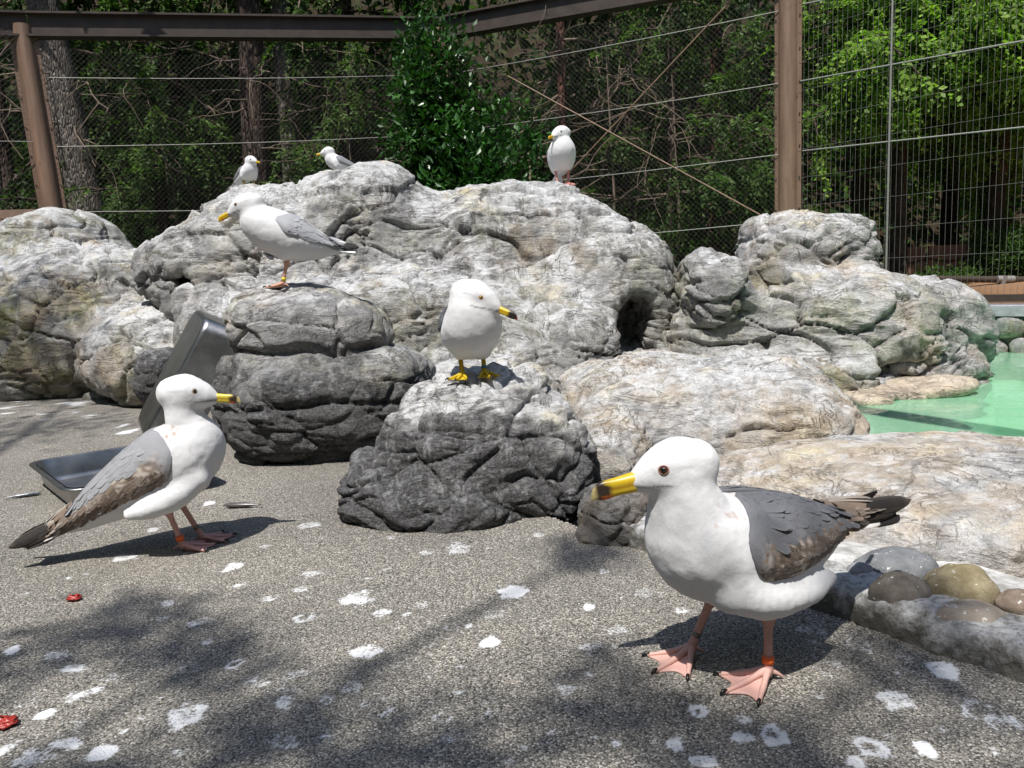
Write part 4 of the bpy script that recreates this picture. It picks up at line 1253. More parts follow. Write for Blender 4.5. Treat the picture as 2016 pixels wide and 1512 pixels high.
# --- yellow-footed gull on the dark boulder, facing the camera, head turned
p3 = at(932, 748, 2.12)
z3 = drop('dark_boulder', p3.x, p3.y)
h3 = R(-90 + 12)
zz = [drop('dark_boulder', p3.x + dx, p3.y) for dx in (.028, -.028)]
gull('gull', (p3.x, p3.y, min(zz)), h3,
     [(-.215, .150, .014), (-.160, .142, .036), (-.095, .130, .060), (-.030, .128, .077), (.022, .142, .078), (.042, .172, .069), (.044, .198, .060)],
     dict(c=(.050, .004, .226), yaw=56, pitch=-16, r=.0465), dict(r=.0050, iris=(.42, .27, .03), ring=(.25, .05, .02)),
     dict(L=.068, H=.0190, style='blacktip', dip=7), (.075, .080, .090), (.52, .36, .015), [(.012, .030), (.012, -.032)],
     'yellow-footed gull with blue leg ring standing on the whitened dark boulder', h=.0042, ring='ring_blue', rings_on=0,
     wing=dict(start=.76, end=.03, low=88, top=8, out=.010, ext=.06, extdir=(-1, 0, .05), tail=.10), foot=.050, smudge=.42, hips=[(0, .034), (0, -.034)],
     footyaw=(6, -30), zfeet=(zz[0] - min(zz), zz[1] - min(zz)), seed=3, thigh=.020)
# --- gull on the round boulder, facing left
p4 = at(566, 572, 3.02)
z4 = drop('round_boulder', p4.x, p4.y)
gull('gull', (p4.x, p4.y, z4), R(180 + 8),
     [(-.200, .140, .018), (-.155, .150, .040), (-.095, .166, .066), (-.030, .188, .086), (.035, .218, .086), (.082, .248, .072), (.102, .272, .056)],
     dict(c=(.122, 0, .318), yaw=0, pitch=-12, r=.0465), dict(r=.0055, iris=(.05, .035, .02), ring=(.35, .20, .10)),
     dict(L=.056, H=.0215, style='spot', dip=14), (.335, .340, .360), (.62, .34, .24), [(.010, .024), (.020, -.020)],
     'pale-backed gull with yellow leg ring standing on the rounded grey boulder', h=.0050, ring='ring_yellow', rings_on=0,
     wing=dict(start=.66, end=.03, low=86, top=8, out=.010, ext=.055, extdir=(-1, 0, -.22), tail=.075, taildir=(-1, 0, -.20)), wingtip=(-.285, .02, .130), foot=.06, smudge=.15, hips=[(0, .034), (0, -.030)],
     footyaw=(4, 2), seed=4)
# --- gull on the summit of the outcrop, facing the camera
p5 = at(1108, 372, 4.95)
z5 = drop('rock_outcrop', p5.x, p5.y)
gull('gull', (p5.x, p5.y, z5), R(-90 + 4),
     [(-.190, .095, .016), (-.145, .118, .040), (-.085, .145, .066), (-.025, .175, .083), (.020, .210, .080), (.034, .248, .062), (.028, .272, .050)],
     dict(c=(.032, -.004, .318), yaw=-52, pitch=-8, r=.0465), dict(r=.0055, iris=(.05, .035, .02), ring=(.35, .20, .10)),
     dict(L=.052, H=.0195, style='spot', dip=8), (.32, .325, .34), (.62, .28, .24), [(.010, .036), (.010, -.034)],
     'white-breasted gull facing forward on the summit of the pale outcrop', h=.0065, ring='ring_metal', rings_on=0,
     wing=dict(start=.72, end=.03, low=78, top=8, out=.010, ext=.05, extdir=(-1, 0, -.4), tail=.09), foot=.06, smudge=.12, detail=False, seed=5)
# --- two small gulls behind the crest
for i, (px, py, Y, hd, hyaw, lab, mant) in enumerate([(494, 392, 4.92, -40, 10, 'small gull on the crest of the outcrop, before the thick dark trunk', (.20, .205, .22)),
                                                (662, 358, 5.0, 196, 0, 'small gull in profile on the crest, beside the rounded peak', (.22, .225, .24))]):
    p = at(px, py, Y)
    zc = drop('rock_outcrop', p.x, p.y)
    gull('gull', (p.x, p.y, zc), R(hd),
         [(-.150, .065, .012), (-.115, .078, .028), (-.065, .095, .040), (-.015, .115, .048), (.018, .136, .043), (.028, .158, .032)],
         dict(c=(.036, 0, .186), yaw=hyaw, pitch=-5, r=.029), dict(r=.0045, iris=(.03, .02, .02), ring=(.2, .1, .1)),
         dict(L=.036, H=.0135, style='spot', dip=6), mant, (.35, .30, .10), [(.008, .020), (.008, -.020)], lab, h=.0065,
         wing=dict(start=.72, end=.03, low=88, top=8, out=.008, ext=.045, extdir=(-1, 0, -.4), tail=.07), foot=.04, detail=False, seed=6 + i, thigh=.015)
# ================================================================ aviary frame and netting
def paint_brown():
    m = NT('brown_painted_steel')
    P = m.coord(1.0, 'Object')
    n = m.noise(P, 14, 5, 0.6); n2 = m.noise(m.coord((30, 30, 3), 'Object'), 1.0, 4, 0.6)
    c = m.mix(m.ramp(n2, 0.3, 0.7), (0.16, 0.100, 0.068), (0.24, 0.155, 0.108))
    c = m.mix(m.ramp(n, 0.60, 0.72), c, (0.13, 0.07, 0.05))
    m.bsdf(c, 0.55, m.bump(n, 0.15, 0.002), spec=0.35)
    return m.m
M['brown'] = paint_brown()
M['brown_dark'] = simple('dark_brown_beam_paint', (0.050, 0.036, 0.028), 0.6, nscale=9, var=0.5)
M['wire'] = simple('galvanised_wire', (0.22, 0.215, 0.20), 0.55, 0.5, nscale=60)
M['wire_dark'] = simple('weathered_net_wire', (0.10, 0.095, 0.085), 0.6, 0.4, nscale=60)
M['cable'] = simple('steel_cable', (0.30, 0.29, 0.27), 0.55, 0.5, nscale=80)
ZA, ZB, ZC = at(42, 50, 7.14), at(862, 58, 8.2), at(1552, -66, 6.67)
def post(base, top, label, r=0.078, wing_dir=(1, 0, 0)):
    base = Vector(base); top = Vector(top); base = Vector((base.x, base.y, 0.0)) if base.z > 0.3 else base
    root = empty('aviary_post', base, 0, label, 'post', 'posts of the aviary')
    d = top - base
    q = MB().tube([(0, 0, 0), d * .25, d * .5, d * .75, d], r, 28)
    obj('pipe', q.mesh('pipe'), M['brown'], root)
    wd = Vector(wing_dir).normalized()
    for s in (-1, 1):
        q = MB()
        ax = d.normalized(); yv = ax.cross(wd).normalized(); xv = yv.cross(ax)
        Mx = Matrix((xv, yv, ax)).transposed()
        q.box(d * .5 + wd * s * (r + .013), (.042, .014, d.length), Mx)
        fo = obj('flange', q.mesh('flange', False), M['brown'], root)
        bm = MB()
        for k in range(12):
            p = d * ((k + .5) / 12) + wd * s * (r + .022) - yv * .010 * (1 if yv.y > 0 else -1)
            bm.tube([p + yv * .008 * (1 if yv.y > 0 else -1), p - yv * .006 * (1 if yv.y > 0 else -1)], .0065, 6)
        o = obj('bolts', bm.mesh('bolts', False), M['brown_dark'], fo); o['kind'] = 'stuff'
    return root
def flat(v, z): return Vector((v.x, v.y, z))
dBC = (C_ - B_); dBC.z = 0; dCD = (D_ - C_); dCD.z = 0; dAB = (B_ - A_); dAB.z = 0
A0 = at(112, 430, 7.14) + (at(112, 430, 7.14) - ZA) * .45
post(A0, ZA, 'leaning brown round post above the mossy sloping rock', wing_dir=dAB)
post(flat(B_, 0.2), ZB, 'brown post hidden in the glossy shrub under the beam joint', wing_dir=dBC)
post(flat(C_, 0.2), ZC + Vector((0, 0, .25)), 'tall brown round post rising behind the pool rock', wing_dir=dCD * .5 + dBC * .5)
def beam(p, q, label, h=.175, w=.13):
    d = (q - p); L = d.length; ax = d.normalized(); yv = Vector((0, 0, 1)).cross(ax).normalized(); zv = ax.cross(yv)
    Mx = Matrix((ax, yv, zv)).transposed()
    c = (p + q) / 2
    root = empty('aviary_beam', c, 0, label, 'beam', 'beams of the aviary')
    b = MB().box((0, 0, 0), (L, w * .35, h), Mx); obj('web', b.mesh('web', False), M['brown_dark'], root)
    for s, nm in ((1, 'top_flange'), (-1, 'bottom_flange')):
        b = MB().box(zv * s * (h / 2 + .009), (L, w, .018), Mx); obj(nm, b.mesh(nm, False), M['brown_dark'], root)
    return root
beam(at(-260, 42, 6.6), ZA - (ZA - ZB).normalized() * .05, 'dark brown beam end reaching left past the leaning post')
beam(ZA - (ZA - ZB).normalized() * .06, ZB, 'long dark brown beam from the leaning post to the glossy shrub')
beam(ZB + (ZC - ZB).normalized() * .10, ZC, 'rising brown beam from the glossy shrub to the tall post')

def net_bay(label, p, q, z0, z1p, z1q, cables=(), rods=(), cell=.048):
    """one bay of diamond netting between two posts"""
    p, q = flat(p, 0), flat(q, 0); d = q - p; L = d.length; ux = d.normalized()
    root = empty('wire_net', p, 0, label, 'netting', 'bays of wire netting')
    hz = max(z1p, z1q)
    segs = []
    n = int((L + hz) / cell) + 2
    for k in range(-int(hz / cell) - 1, int(L / cell) + 2):
        for s in (1, -1):
            u0 = k * cell
            a = (u0, z0) if s == 1 else (u0 + (hz - z0), z0)
            b = (u0 + (hz - z0), hz) if s == 1 else (u0, hz)
            (ua, za), (ub, zb) = a, b
            # clip to the bay
            def clip(ua, za, ub, zb):
                t0, t1 = 0.0, 1.0
                for (f0, f1) in ((ua, ub), (L - ua, L - ub), (z1p + (z1q - z1p) * ua / L - za, z1p + (z1q - z1p) * ub / L - zb)):
                    if f0 < 0 and f1 < 0: return None
                    if f0 < 0: t0 = max(t0, f0 / (f0 - f1))
                    elif f1 < 0: t1 = min(t1, f0 / (f0 - f1))
                return (t0, t1) if t0 < t1 else None
            c = clip(ua, za, ub, zb)
            if c:
                g = lambda t: (ua + (ub - ua) * t, za + (zb - za) * t)
                segs.append((g(c[0]), g(c[1]), s))
    V, F = [], []
    ny = Vector((-ux.y, ux.x, 0))
    r = .00075
    for (a, b, s) in segs:
        dirv = Vector((ux.x * (b[0] - a[0]), ux.y * (b[0] - a[0]), b[1] - a[1])).normalized()
        e1 = ny; e2 = dirv.cross(ny)
        k = len(V)
        for (uu, zz) in (a, b):
            c = ux * uu + Vector((0, 0, zz)) + ny * .0012 * s
            for t in (0, 2.094, 4.189):
                V.append(c + (e1 * math.cos(t) + e2 * math.sin(t)) * r)
        F += [[k, k + 1, k + 4, k + 3], [k + 1, k + 2, k + 5, k + 4], [k + 2, k, k + 3, k + 5]]
    o = obj('diamond_mesh', mesh_np('diamond_mesh', np.array(V), np.array(F)), M['wire_dark'], root); o['kind'] = 'stuff'
    for (a, b, r, mat) in cables:
        a, b = Vector(a) - p, Vector(b) - p
        pts = [a.lerp(b, t) - Vector((0, 0, .02 * math.sin(t * math.pi))) for t in np.linspace(0, 1, 9)]
        obj('cable', MB().tube(pts, r, 6).mesh('cable'), M[mat], root)
    for (a, b, r, mat) in rods:
        obj('brace_rod', MB().tube([Vector(a) - p, Vector(b) - p], r, 6).mesh('brace_rod'), M[mat], root)
    return root
def on_wall(px, py, p, q):
    """the point of a wall p-q seen at a photo pixel"""
    d = ray(px, py); w = q - p
    n = Vector((-w.y, w.x, 0)); o = Vector((0, 0, CAM_H))
    return o + d * ((p - o).dot(n) / d.dot(n))
def wall_cable(pa, pb, p, q, r=.0045, mat='cable'):
    a, b = on_wall(*pa, p, q), on_wall(*pb, p, q)
    w = q - p; w.z = 0; L2 = w.length_squared
    # run it from post to post
    ta, tb = (a - p).dot(w) / L2, (b - p).dot(w) / L2
    za = a.z + (b.z - a.z) * (0.02 - ta) / (tb - ta); zb = a.z + (b.z - a.z) * (0.98 - ta) / (tb - ta)
    s, e = p + w * .02, p + w * .98
    return (Vector((s.x, s.y, za)), Vector((e.x, e.y, zb)), r, mat)
net_bay('diamond netting between the leaning post and the glossy shrub', A_, B_, .25, ZA.z - .08, ZB.z - .08,
        cables=[wall_cable((75, 153), (800, 148), A_, B_, .0036), wall_cable((105, 289), (780, 268), A_, B_, .0036), wall_cable((170, 416), (262, 414), A_, B_, .0036)])
net_bay('diamond netting between the glossy shrub and the tall post', B_, C_, .25, ZB.z - .08, ZC.z - .08,
        cables=[wall_cable((1332, 60), (1527, 23), B_, C_, .0036), wall_cable((1136, 222), (1527, 165), B_, C_, .0036), wall_cable((1138, 347), (1527, 305), B_, C_, .0036), wall_cable((1300, 454), (1453, 442), B_, C_, .0036)],
        rods=[(on_wall(1000, 150, B_, C_), on_wall(1500, 425, B_, C_), .008, 'brown'), (on_wall(1130, 330, B_, C_), on_wall(1445, -5, B_, C_), .007, 'brown')])
net_bay('diamond netting left of the leaning post', Z_, A_, .25, 3.2, ZA.z - .08, cables=[wall_cable((0, 277), (40, 278), Z_, A_, .0036)])

# right bay: welded wires, upright ones closely set
def welded_bay():
    p = flat(C_, 0); d = flat(D_, 0) - p; ux = d.normalized(); L = 3.3
    root = empty('welded_wire_fence', p, 0, 'close upright wire fence over the pool, right of the tall post', 'fence', 'bays of wire netting')
    me = MB().tube([(0, 0, .34), (0, 0, 3.9)], .0013, 4, False).mesh('upright_wire')
    t = .13
    while t < L:
        o = obj('upright_wire', me, M['wire'], root); o.location = ux * t
        t += .040
    me = MB().tube([ux * .08, ux * L], .0010, 4, False).mesh('cross_wire')
    z = .42
    while z < 3.9:
        o = obj('cross_wire', me, M['wire'], root); o.location = (0, 0, z) + np.array([-ux.y, ux.x, 0]) * -.004
        z += .235
    q = on_wall(1750, 300, C_, D_)
    obj('pole', MB().tube([flat(q, .3) - p, flat(q, 3.9) - p], .009, 8).mesh('pole'), M['cable'], root)
    for a, b in (((1582, 8), (1650, -6)), ((1575, 160), (2016, 80)), ((1580, 297), (2016, 250))):
        a, b = on_wall(*a, C_, D_), on_wall(*b, C_, D_)
        dd = (b - a); e = a + dd * 1.5
        obj('cable', MB().tube([a - p, b - p, e - p], .006, 6).mesh('cable'), M['cable'], root)
    obj('foot_rail', MB().box(ux * (L / 2) + Vector((0, 0, .335)), (L, .06, .05), Matrix.Rotation(math.atan2(ux.y, ux.x), 3, 'Z')).mesh('foot_rail', False), M['brown_dark'], root)
welded_bay()
# pool wall of rubble under that fence
def pool_wall():
    p = flat(C_, 0); ux = (flat(D_, 0) - p).normalized(); nv = Vector((-ux.y, ux.x, 0))
    if nv.y > 0: nv = -nv
    root = empty('pool_wall', p, 0, 'rubble stone wall of the pool under the wire fence', 'wall')
    m1 = simple('pool_wall_cap', (0.33, 0.33, 0.36), 0.85, nscale=18, var=0.5, bump=.5, bdist=.01)
    Mx = Matrix.Rotation(math.atan2(ux.y, ux.x), 3, 'Z')
    obj('cap', MB().box(ux * 1.7 + nv * .06 + Vector((0, 0, .255)), (3.6, .34, .07), Mx).mesh('cap', False), m1, root)
    core = simple('pool_wall_mortar', (0.26, 0.25, 0.20), 0.9, nscale=14, var=0.6, bump=.6, bdist=.015)
    obj('core', MB().box(ux * 1.7 + nv * .04 + Vector((0, 0, -.02)), (3.6, .26, .50), Mx).mesh('core', False), core, root)
    st = rock_material('rubble_stone', 0.2, 0.65, 2.2, 0.5, 0.2, 0.2, 0.85)
    rnd = random.Random(3); t = .1
    k = 0
    for row, z in ((0, .14), (1, -.02), (2, -.17)):
        t = .05 + .07 * row
        while t < 3.4:
            w = rnd.uniform(.10, .22)
            th = np.linspace(0, math.pi, 13)[1:-1]; ph = np.linspace(0, 2 * math.pi, 18, endpoint=False)
            T, Ph = np.meshgrid(th, ph, indexing='ij')
            U = np.stack([np.sin(T) * np.cos(Ph), np.sin(T) * np.sin(Ph), np.cos(T)], -1).reshape(-1, 3)
            U = np.sign(U) * np.abs(U) ** .7
            Vx = U * (1 + .22 * fbm(U * 1.2 + 7 * k, 2, k))[:, None] * np.array([w * .52, .07, .085])
            Vx = Vx @ np.array(Mx.transposed())
            nT, nP = T.shape
            F4 = [[a * nP + b, (a + 1) * nP + b, (a + 1) * nP + (b + 1) % nP, a * nP + (b + 1) % nP] for a in range(nT - 1) for b in range(nP)]
            me = mesh_np('stone', Vx, np.array(F4)); attr(me, 'top', np.full(len(Vx), .25)); attr(me, 'cell', np.full(len(Vx), rnd.random())); attr(me, 'stain', np.zeros(len(Vx))); attr(me, 'crack', np.zeros(len(Vx)))
            o = obj('stone', me, st, root); o.location = ux * (t + w / 2) + nv * .165 + Vector((0, 0, z + rnd.uniform(-.01, .01)))
            t += w; k += 1
pool_wall()
# cantilevered roof beam over the pool: its shadow lies on the water
rb = empty('roof_beam', (2.35, -1.1, 0), 0, 'overhead aviary beam on its own post, throwing a band of shade on the pool', 'beam')
obj('post', MB().tube([(0, 0, 0), (0, 0, 3.45)], .08, 16).mesh('post'), M['brown'], rb)
obj('arm', MB().tube([(0.04, -.08, 3.4), (-1.62, 3.30, 3.4)], .075, 10).mesh('arm'), M['brown_dark'], rb)
# ================================================================ trees and shrubs
def leaf_material(name, rough=0.55, trans=0.35, spec=0.3, gain=1.0):
    m = NT(name)
    c = m.attr('Col', 'Color')
    b = m.node('ShaderNodeBsdfPrincipled')
    m.L.new(c, b.inputs['Base Color']); b.inputs['Roughness'].default_value = rough; b.inputs['Specular IOR Level'].default_value = spec
    t = m.node('ShaderNodeBsdfTranslucent'); m.L.new(m.mix(1.0, c, (1.0, 1.25, 0.5), 'MULTIPLY'), t.inputs[0])
    x = m.node('ShaderNodeMixShader'); x.inputs[0].default_value = trans
    m.L.new(b.outputs[0], x.inputs[1]); m.L.new(t.outputs[0], x.inputs[2]); m.L.new(x.outputs[0], m.out.inputs[0])
    return m.m
M['needles'] = leaf_material('conifer_foliage', 0.6, 0.45)
M['broad'] = leaf_material('broad_leaves', 0.5, 0.52)
M['glossy'] = leaf_material('glossy_leaves', 0.36, 0.2, 0.45)
def bark(name, c1, c2, sc=1.0):
    m = NT(name)
    P = m.coord((9 * sc, 9 * sc, 2.2 * sc), 'Object')
    n = m.noise(P, 2.0, 6, 0.7, 0.5)
    v = m.voronoi(P, 3.2, 'DISTANCE_TO_EDGE')
    c = m.mix(m.ramp(n, 0.35, 0.65), c1, c2)
    h = m.math('ADD', n, m.math('MULTIPLY', m.ramp(v, 0.0, 0.25), 0.8))
    m.bsdf(c, 0.9, m.bump(h, 0.9, 0.03), spec=0.15)
    return m.m
M['bark_pale'] = bark('pale_bark', (0.10, 0.085, 0.075), (0.27, 0.235, 0.21), 1.6)
M['bark_dark'] = bark('dark_bark', (0.045, 0.032, 0.026), (0.12, 0.085, 0.07))
M['bark_red'] = bark('reddish_bark', (0.07, 0.032, 0.024), (0.16, 0.08, 0.06))
M['twig'] = simple('dead_twig', (0.16, 0.12, 0.09), 0.9, nscale=30)
RS = np.random.RandomState(12)
def unit(a): return a / (np.linalg.norm(a, axis=-1, keepdims=True) + 1e-9)
def leaves_mesh(name, C, D, N, L, W, col, fold=0.0, fat=0.45):
    """one rhomb per leaf: base C, direction D, face normal N"""
    D = unit(D); S = unit(np.cross(N, D))
    L = np.asarray(L)[:, None]; W = np.asarray(W)[:, None]
    Nn = np.cross(D, S)
    a = C; t = C + D * L; m = C + D * L * fat
    l = m + S * W * .5 - Nn * W * fold; r = m - S * W * .5 - Nn * W * fold
    V = np.stack([a, r, t, l], 1).reshape(-1, 3)
    F = np.arange(len(V)).reshape(-1, 4)
    me = mesh_np(name, V, F, False)
    attr(me, 'Col', np.repeat(col, 4, 0), 'FLOAT_COLOR')
    return me
def sprays(O, D, S, K=9, droop=.35, wid=.16, spread=.8):
    """flat needle sprays: O origins, D directions, S lengths -> leaflets"""
    n = len(O); D = unit(D)
    side = unit(np.cross(D, np.tile([0, 0, 1.0], (n, 1)) + RS.normal(0, .25, (n, 3))))
    up = np.cross(side, D)
    ts = (np.arange(K) + .6) / K
    C, DD, NN, LL, WW, id_ = [], [], [], [], [], []
    for k, t in enumerate(ts):
        for s in (1, -1):
            p = O + RS.normal(0, .012, (n, 3)) + D * (S * t)[:, None] - np.array([0, 0, 1]) * (droop * S * t * t)[:, None]
            d = D * (.55 + .3 * t) + side * s * spread + RS.normal(0, .38, (n, 3)) - np.array([0, 0, .25])
            C.append(p); DD.append(d); NN.append(up + RS.normal(0, .55, (n, 3))); LL.append(S * (.36 * (1 - .5 * t)) * RS.uniform(.5, 1.3, n)); WW.append(S * wid * (1 - .3 * t) * RS.uniform(.6, 1.1, n)); id_.append(np.arange(n))
    return map(np.concatenate, (C, DD, NN, LL, WW, id_))
def colors(n, base, bright, u, jit=.18):
    c = np.asarray(base)[None] * (1 - u[:, None]) + np.asarray(bright)[None] * u[:, None]
    return np.clip(c * RS.uniform(1 - jit, 1 + jit, (n, 1)) * RS.uniform(.92, 1.08, (n, 3)), 0, 1)
def trunk_mesh(base, top, r0, r1, bend=.06, n=10, wob=0):
    base, top = np.array(base, float), np.array(top, float)
    ks = np.linspace(0, 1, 14)
    b = RS.normal(0, bend, 3); b[2] = 0
    pts = [base * (1 - k) + top * k + b * math.sin(k * 3) + RS.normal(0, .008, 3) for k in ks]
    rad = [r0 * (1 - k) + r1 * k + r0 * .5 * math.exp(-k * 14) for k in ks]
    return pts, MB().tube(pts, rad, 14)
def branch(q, p, d, L, r, gen, out, droop=.25, wild=.25, kids=3):
    """wandering branch; tips are gathered in out"""
    p = np.array(p, float); d = np.array(d, float); d /= np.linalg.norm(d)
    pts = [p]
    n = 6
    for k in range(n):
        d = d + RS.normal(0, wild / n * 2, 3) - np.array([0, 0, droop / n]); d /= np.linalg.norm(d)
        pts.append(pts[-1] + d * L / n)
    q.tube(pts, np.linspace(r, r * .35, n + 1), 4 if gen == 0 else 3, False)
    out.append((pts, d, gen))
    if gen > 0:
        for c in range(kids):
            k = RS.randint(2, n + 1)
            dd = d + RS.normal(0, .75, 3); branch(q, pts[k], dd, L * RS.uniform(.35, .65), r * .5, gen - 1, out, droop, wild, max(1, kids - 1))
def conifer(name, label, base, top, r0, r1, zlo, zhi, nb, blen, barkmat, base_col, bright, dens=1.0, spray=.26, face=None, group='trees beyond the netting', dead=0, wid=.15, K=9, droop=.5, mat='needles', up_bias=0.0, closed=900):
    base = Vector(base); top = Vector(top)
    root = empty(name, base, 0, label, 'tree', group)
    pts, q = trunk_mesh((0, 0, -.2), top - base, r0, r1)
    P = np.array(pts)
    obj('trunk', q.mesh('trunk'), barkmat, root)
    bq = MB(); O, D, S = [], [], []
    for b in range(nb):
        z = zlo + (zhi - zlo) * (b + RS.rand()) / nb
        f = np.clip((z - P[0, 2]) / (P[-1, 2] - P[0, 2]), 0, 1)
        p = np.array([np.interp(f, np.linspace(0, 1, len(P)), P[:, k]) for k in range(3)])
        a = RS.uniform(0, 2 * math.pi) if face is None or RS.rand() < .35 else face + RS.normal(0, .7)
        L = blen * (1.15 - .75 * max(0, (z - zlo) / (zhi - zlo + 1e-6))) * RS.uniform(.7, 1.15)
        out = []
        branch(bq, p, (math.cos(a), math.sin(a), .12 + up_bias), L, .018 + .01 * L, 1, out, droop=.55, wild=.22, kids=4)
        for bp, d, g in out:
            bp = np.array(bp)
            m = max(3, int((15 if g == 1 else 11) * dens * L / 1.2))
            for _ in range(m):
                t = RS.uniform(.25, 1.0); k = t * (len(bp) - 1); i = min(len(bp) - 2, int(k))
                o = bp[i] + (bp[i + 1] - bp[i]) * (k - i)
                dd = unit((bp[i + 1] - bp[i])[None])[0] * .7 + RS.normal(0, .45, 3) + np.array([0, 0, -.30])
                O.append(o); D.append(dd); S.append(spray * RS.uniform(.65, 1.25))
    for b in range(dead):
        z = zlo * .6 + (zhi * .7 - zlo * .6) * RS.rand()
        f = np.clip((z - P[0, 2]) / (P[-1, 2] - P[0, 2]), 0, 1)
        p = np.array([np.interp(f, np.linspace(0, 1, len(P)), P[:, k]) for k in range(3)])
        a = RS.uniform(math.pi, 2 * math.pi)
        branch(bq, p, (math.cos(a), math.sin(a), -.05), RS.uniform(.5, 1.3), .012, 1, [], droop=.35, wild=.7, kids=4)
    o = obj('boughs', bq.mesh('boughs'), M['twig'] if dead else M['bark_dark'], root); o['kind'] = 'stuff'
    O, D, S = np.array(O), np.array(D), np.array(S)
    C, DD, NN, LL, WW, idd = map(np.asarray, sprays(O, D, S, K, droop, wid))
    u = np.clip(RS.rand(len(O)) ** 1.5, 0, 1)[idd] * .8 + RS.rand(len(C)) * .2
    cl = colors(len(C), base_col, bright, u)
    nt = closed        # the closed top of the crown
    hz = P[-1, 2]
    kk = RS.randint(0, 60, nt); cc = RS.normal(0, 1, (60, 3)) * np.array([.75, .65, 1.0]) + np.array([P[-1, 0] * .75, P[-1, 1] * .75 + .3, hz * .80])
    Ct = cc[kk] + RS.normal(0, .24, (nt, 3)); Ct[:, 2] = np.maximum(Ct[:, 2], 4.3)
    C = np.vstack([C, Ct]); DD = np.vstack([DD, RS.normal(0, 1, (nt, 3))]); NN = np.vstack([NN, RS.normal(0, .5, (nt, 3)) + [0, 0, 1]])
    LL = np.concatenate([LL, RS.uniform(.16, .30, nt)]); WW = np.concatenate([WW, RS.uniform(.09, .16, nt)]); cl = np.vstack([cl, colors(nt, base_col, bright, RS.rand(nt))])
    me = leaves_mesh('crown', C, DD, NN, LL, WW, cl)
    o = obj('crown', me, M[mat], root); o['kind'] = 'stuff'
    return root
def shrub(name, label, c, r, n, leaf, w, base_col, bright, mat='broad', group='shrubs beyond the netting', clump=26, fold=.12, cat='shrub', stems=7, hollow=.45):
    """bush of leaf clumps on stems; r = (rx, ry, rz), c = centre of its foot"""
    root = empty(name, c, 0, label, cat, group)
    q = MB(); rx, ry, rz = r
    O = []
    for k in range(max(1, n // clump)):
        v = unit(RS.normal(0, 1, 3)[None])[0]
        rad = (hollow + (1 - hollow) * RS.rand() ** .6) * (1 + .25 * math.sin(v[0] * 5 + v[2] * 4 + k % 3))
        O.append([v[0] * rx * rad, v[1] * ry * rad, rz + v[2] * rz * rad])
    O = np.array(O); O = O[O[:, 2] > .03]
    for k in range(stems):
        t = O[RS.randint(len(O))]
        pts = [np.array([RS.normal(0, .05), RS.normal(0, .05), -.1]), np.array([t[0] * .3, t[1] * .3, t[2] * .5]) + RS.normal(0, .03, 3), t]
        q.tube(catmull(pts, 7), np.linspace(.018, .005, 7), 5, False)
    o = obj('stems', q.mesh('stems'), M['bark_dark'], root); o['kind'] = 'stuff'
    m = len(O); idd = np.repeat(np.arange(m), clump)
    cs = leaf * 2.3
    C = O[idd] + RS.normal(0, cs * .42, (m * clump, 3))
    out = unit(C - np.array([0, 0, rz * .6]))
    D = out * .7 + RS.normal(0, .6, C.shape) + np.array([0, 0, -.1])
    N = np.array([0, 0, .9]) + out * .5 + RS.normal(0, .45, C.shape)
    u = np.clip(RS.rand(m) ** 1.3, 0, 1)[idd] * .7 + RS.rand(len(C)) * .3
    me = leaves_mesh('foliage', C, D, N, leaf * RS.uniform(.6, 1.25, len(C)), w * RS.uniform(.7, 1.2, len(C)), colors(len(C), base_col, bright, u), fold)
    o = obj('foliage', me, M[mat], root); o['kind'] = 'stuff'
    return root
DK, MD, LT = (.024, .050, .014), (.12, .20, .048), (.14, .23, .05)
def gz(x, y):
    s = float(wall_side(np.array([x]), np.array([y]))[0])
    return .20 + .10 * min(max(s, 0), 3) if s > .25 else .3
def tr(px, Y, lean=0.0):
    p = at(px, 420, Y); p.z = gz(p.x, p.y); return p
# big trunks
b1 = tr(196, 8.5); t1 = at(96, 40, 8.4); t1 = b1 + (t1 - b1) * 1.9
conifer('spruce_tree', 'leaning pale-barked trunk behind the leaning brown post', b1, t1, .19, .13, 2.6, 6.0, 9, 1.3, M['bark_pale'], DK, MD, .7, .24, face=1.2, dead=14, closed=500)
b2 = tr(495, 8.9); t2 = at(468, 10, 8.9); t2 = b2 + (t2 - b2) * 2.0
conifer('fir_tree', 'thick dark upright trunk behind the small pale-headed gull', b2, t2, .15, .11, 2.9, 7.0, 12, 1.5, M['bark_dark'], DK, MD, .7, .26, face=1.57, dead=16, closed=600)
b3 = tr(580, 9.2); t3 = at(556, 10, 9.2); t3 = b3 + (t3 - b3) * 2.0
conifer('fir_tree', 'slimmer brown trunk next to the thick dark one', b3, t3, .11, .08, 2.6, 7.0, 11, 1.3, M['bark_pale'], DK, MD, .7, .24, face=1.57, dead=16, closed=600)
b4 = tr(1405, 8.9); t4 = at(1402, 0, 8.9); t4 = b4 + (t4 - b4) * 2.0
conifer('cedar_tree', 'slim reddish trunk left of the tall post', b4, t4, .07, .05, 1.0, 6.5, 16, 1.1, M['bark_red'], DK, (.07, .13, .025), .9, .22, dead=16)
b5 = tr(1112, 9.4); t5 = at(1100, 0, 9.4); t5 = b5 + (t5 - b5) * 2.0
conifer('cedar_tree', 'thin brown trunk with bare twigs behind the summit gull', b5, t5, .06, .04, 1.2, 6.0, 12, 1.0, M['bark_red'], DK, MD, .7, .22, dead=20)
b6 = tr(1240, 10.4); conifer('fir_tree', 'dark fir with twiggy boughs right of the summit gull', b6, b6 + Vector((.1, 0, 8)), .10, .04, 1.0, 7.0, 17, 1.4, M['bark_dark'], DK, (.06, .115, .02), .9, .26, dead=12)
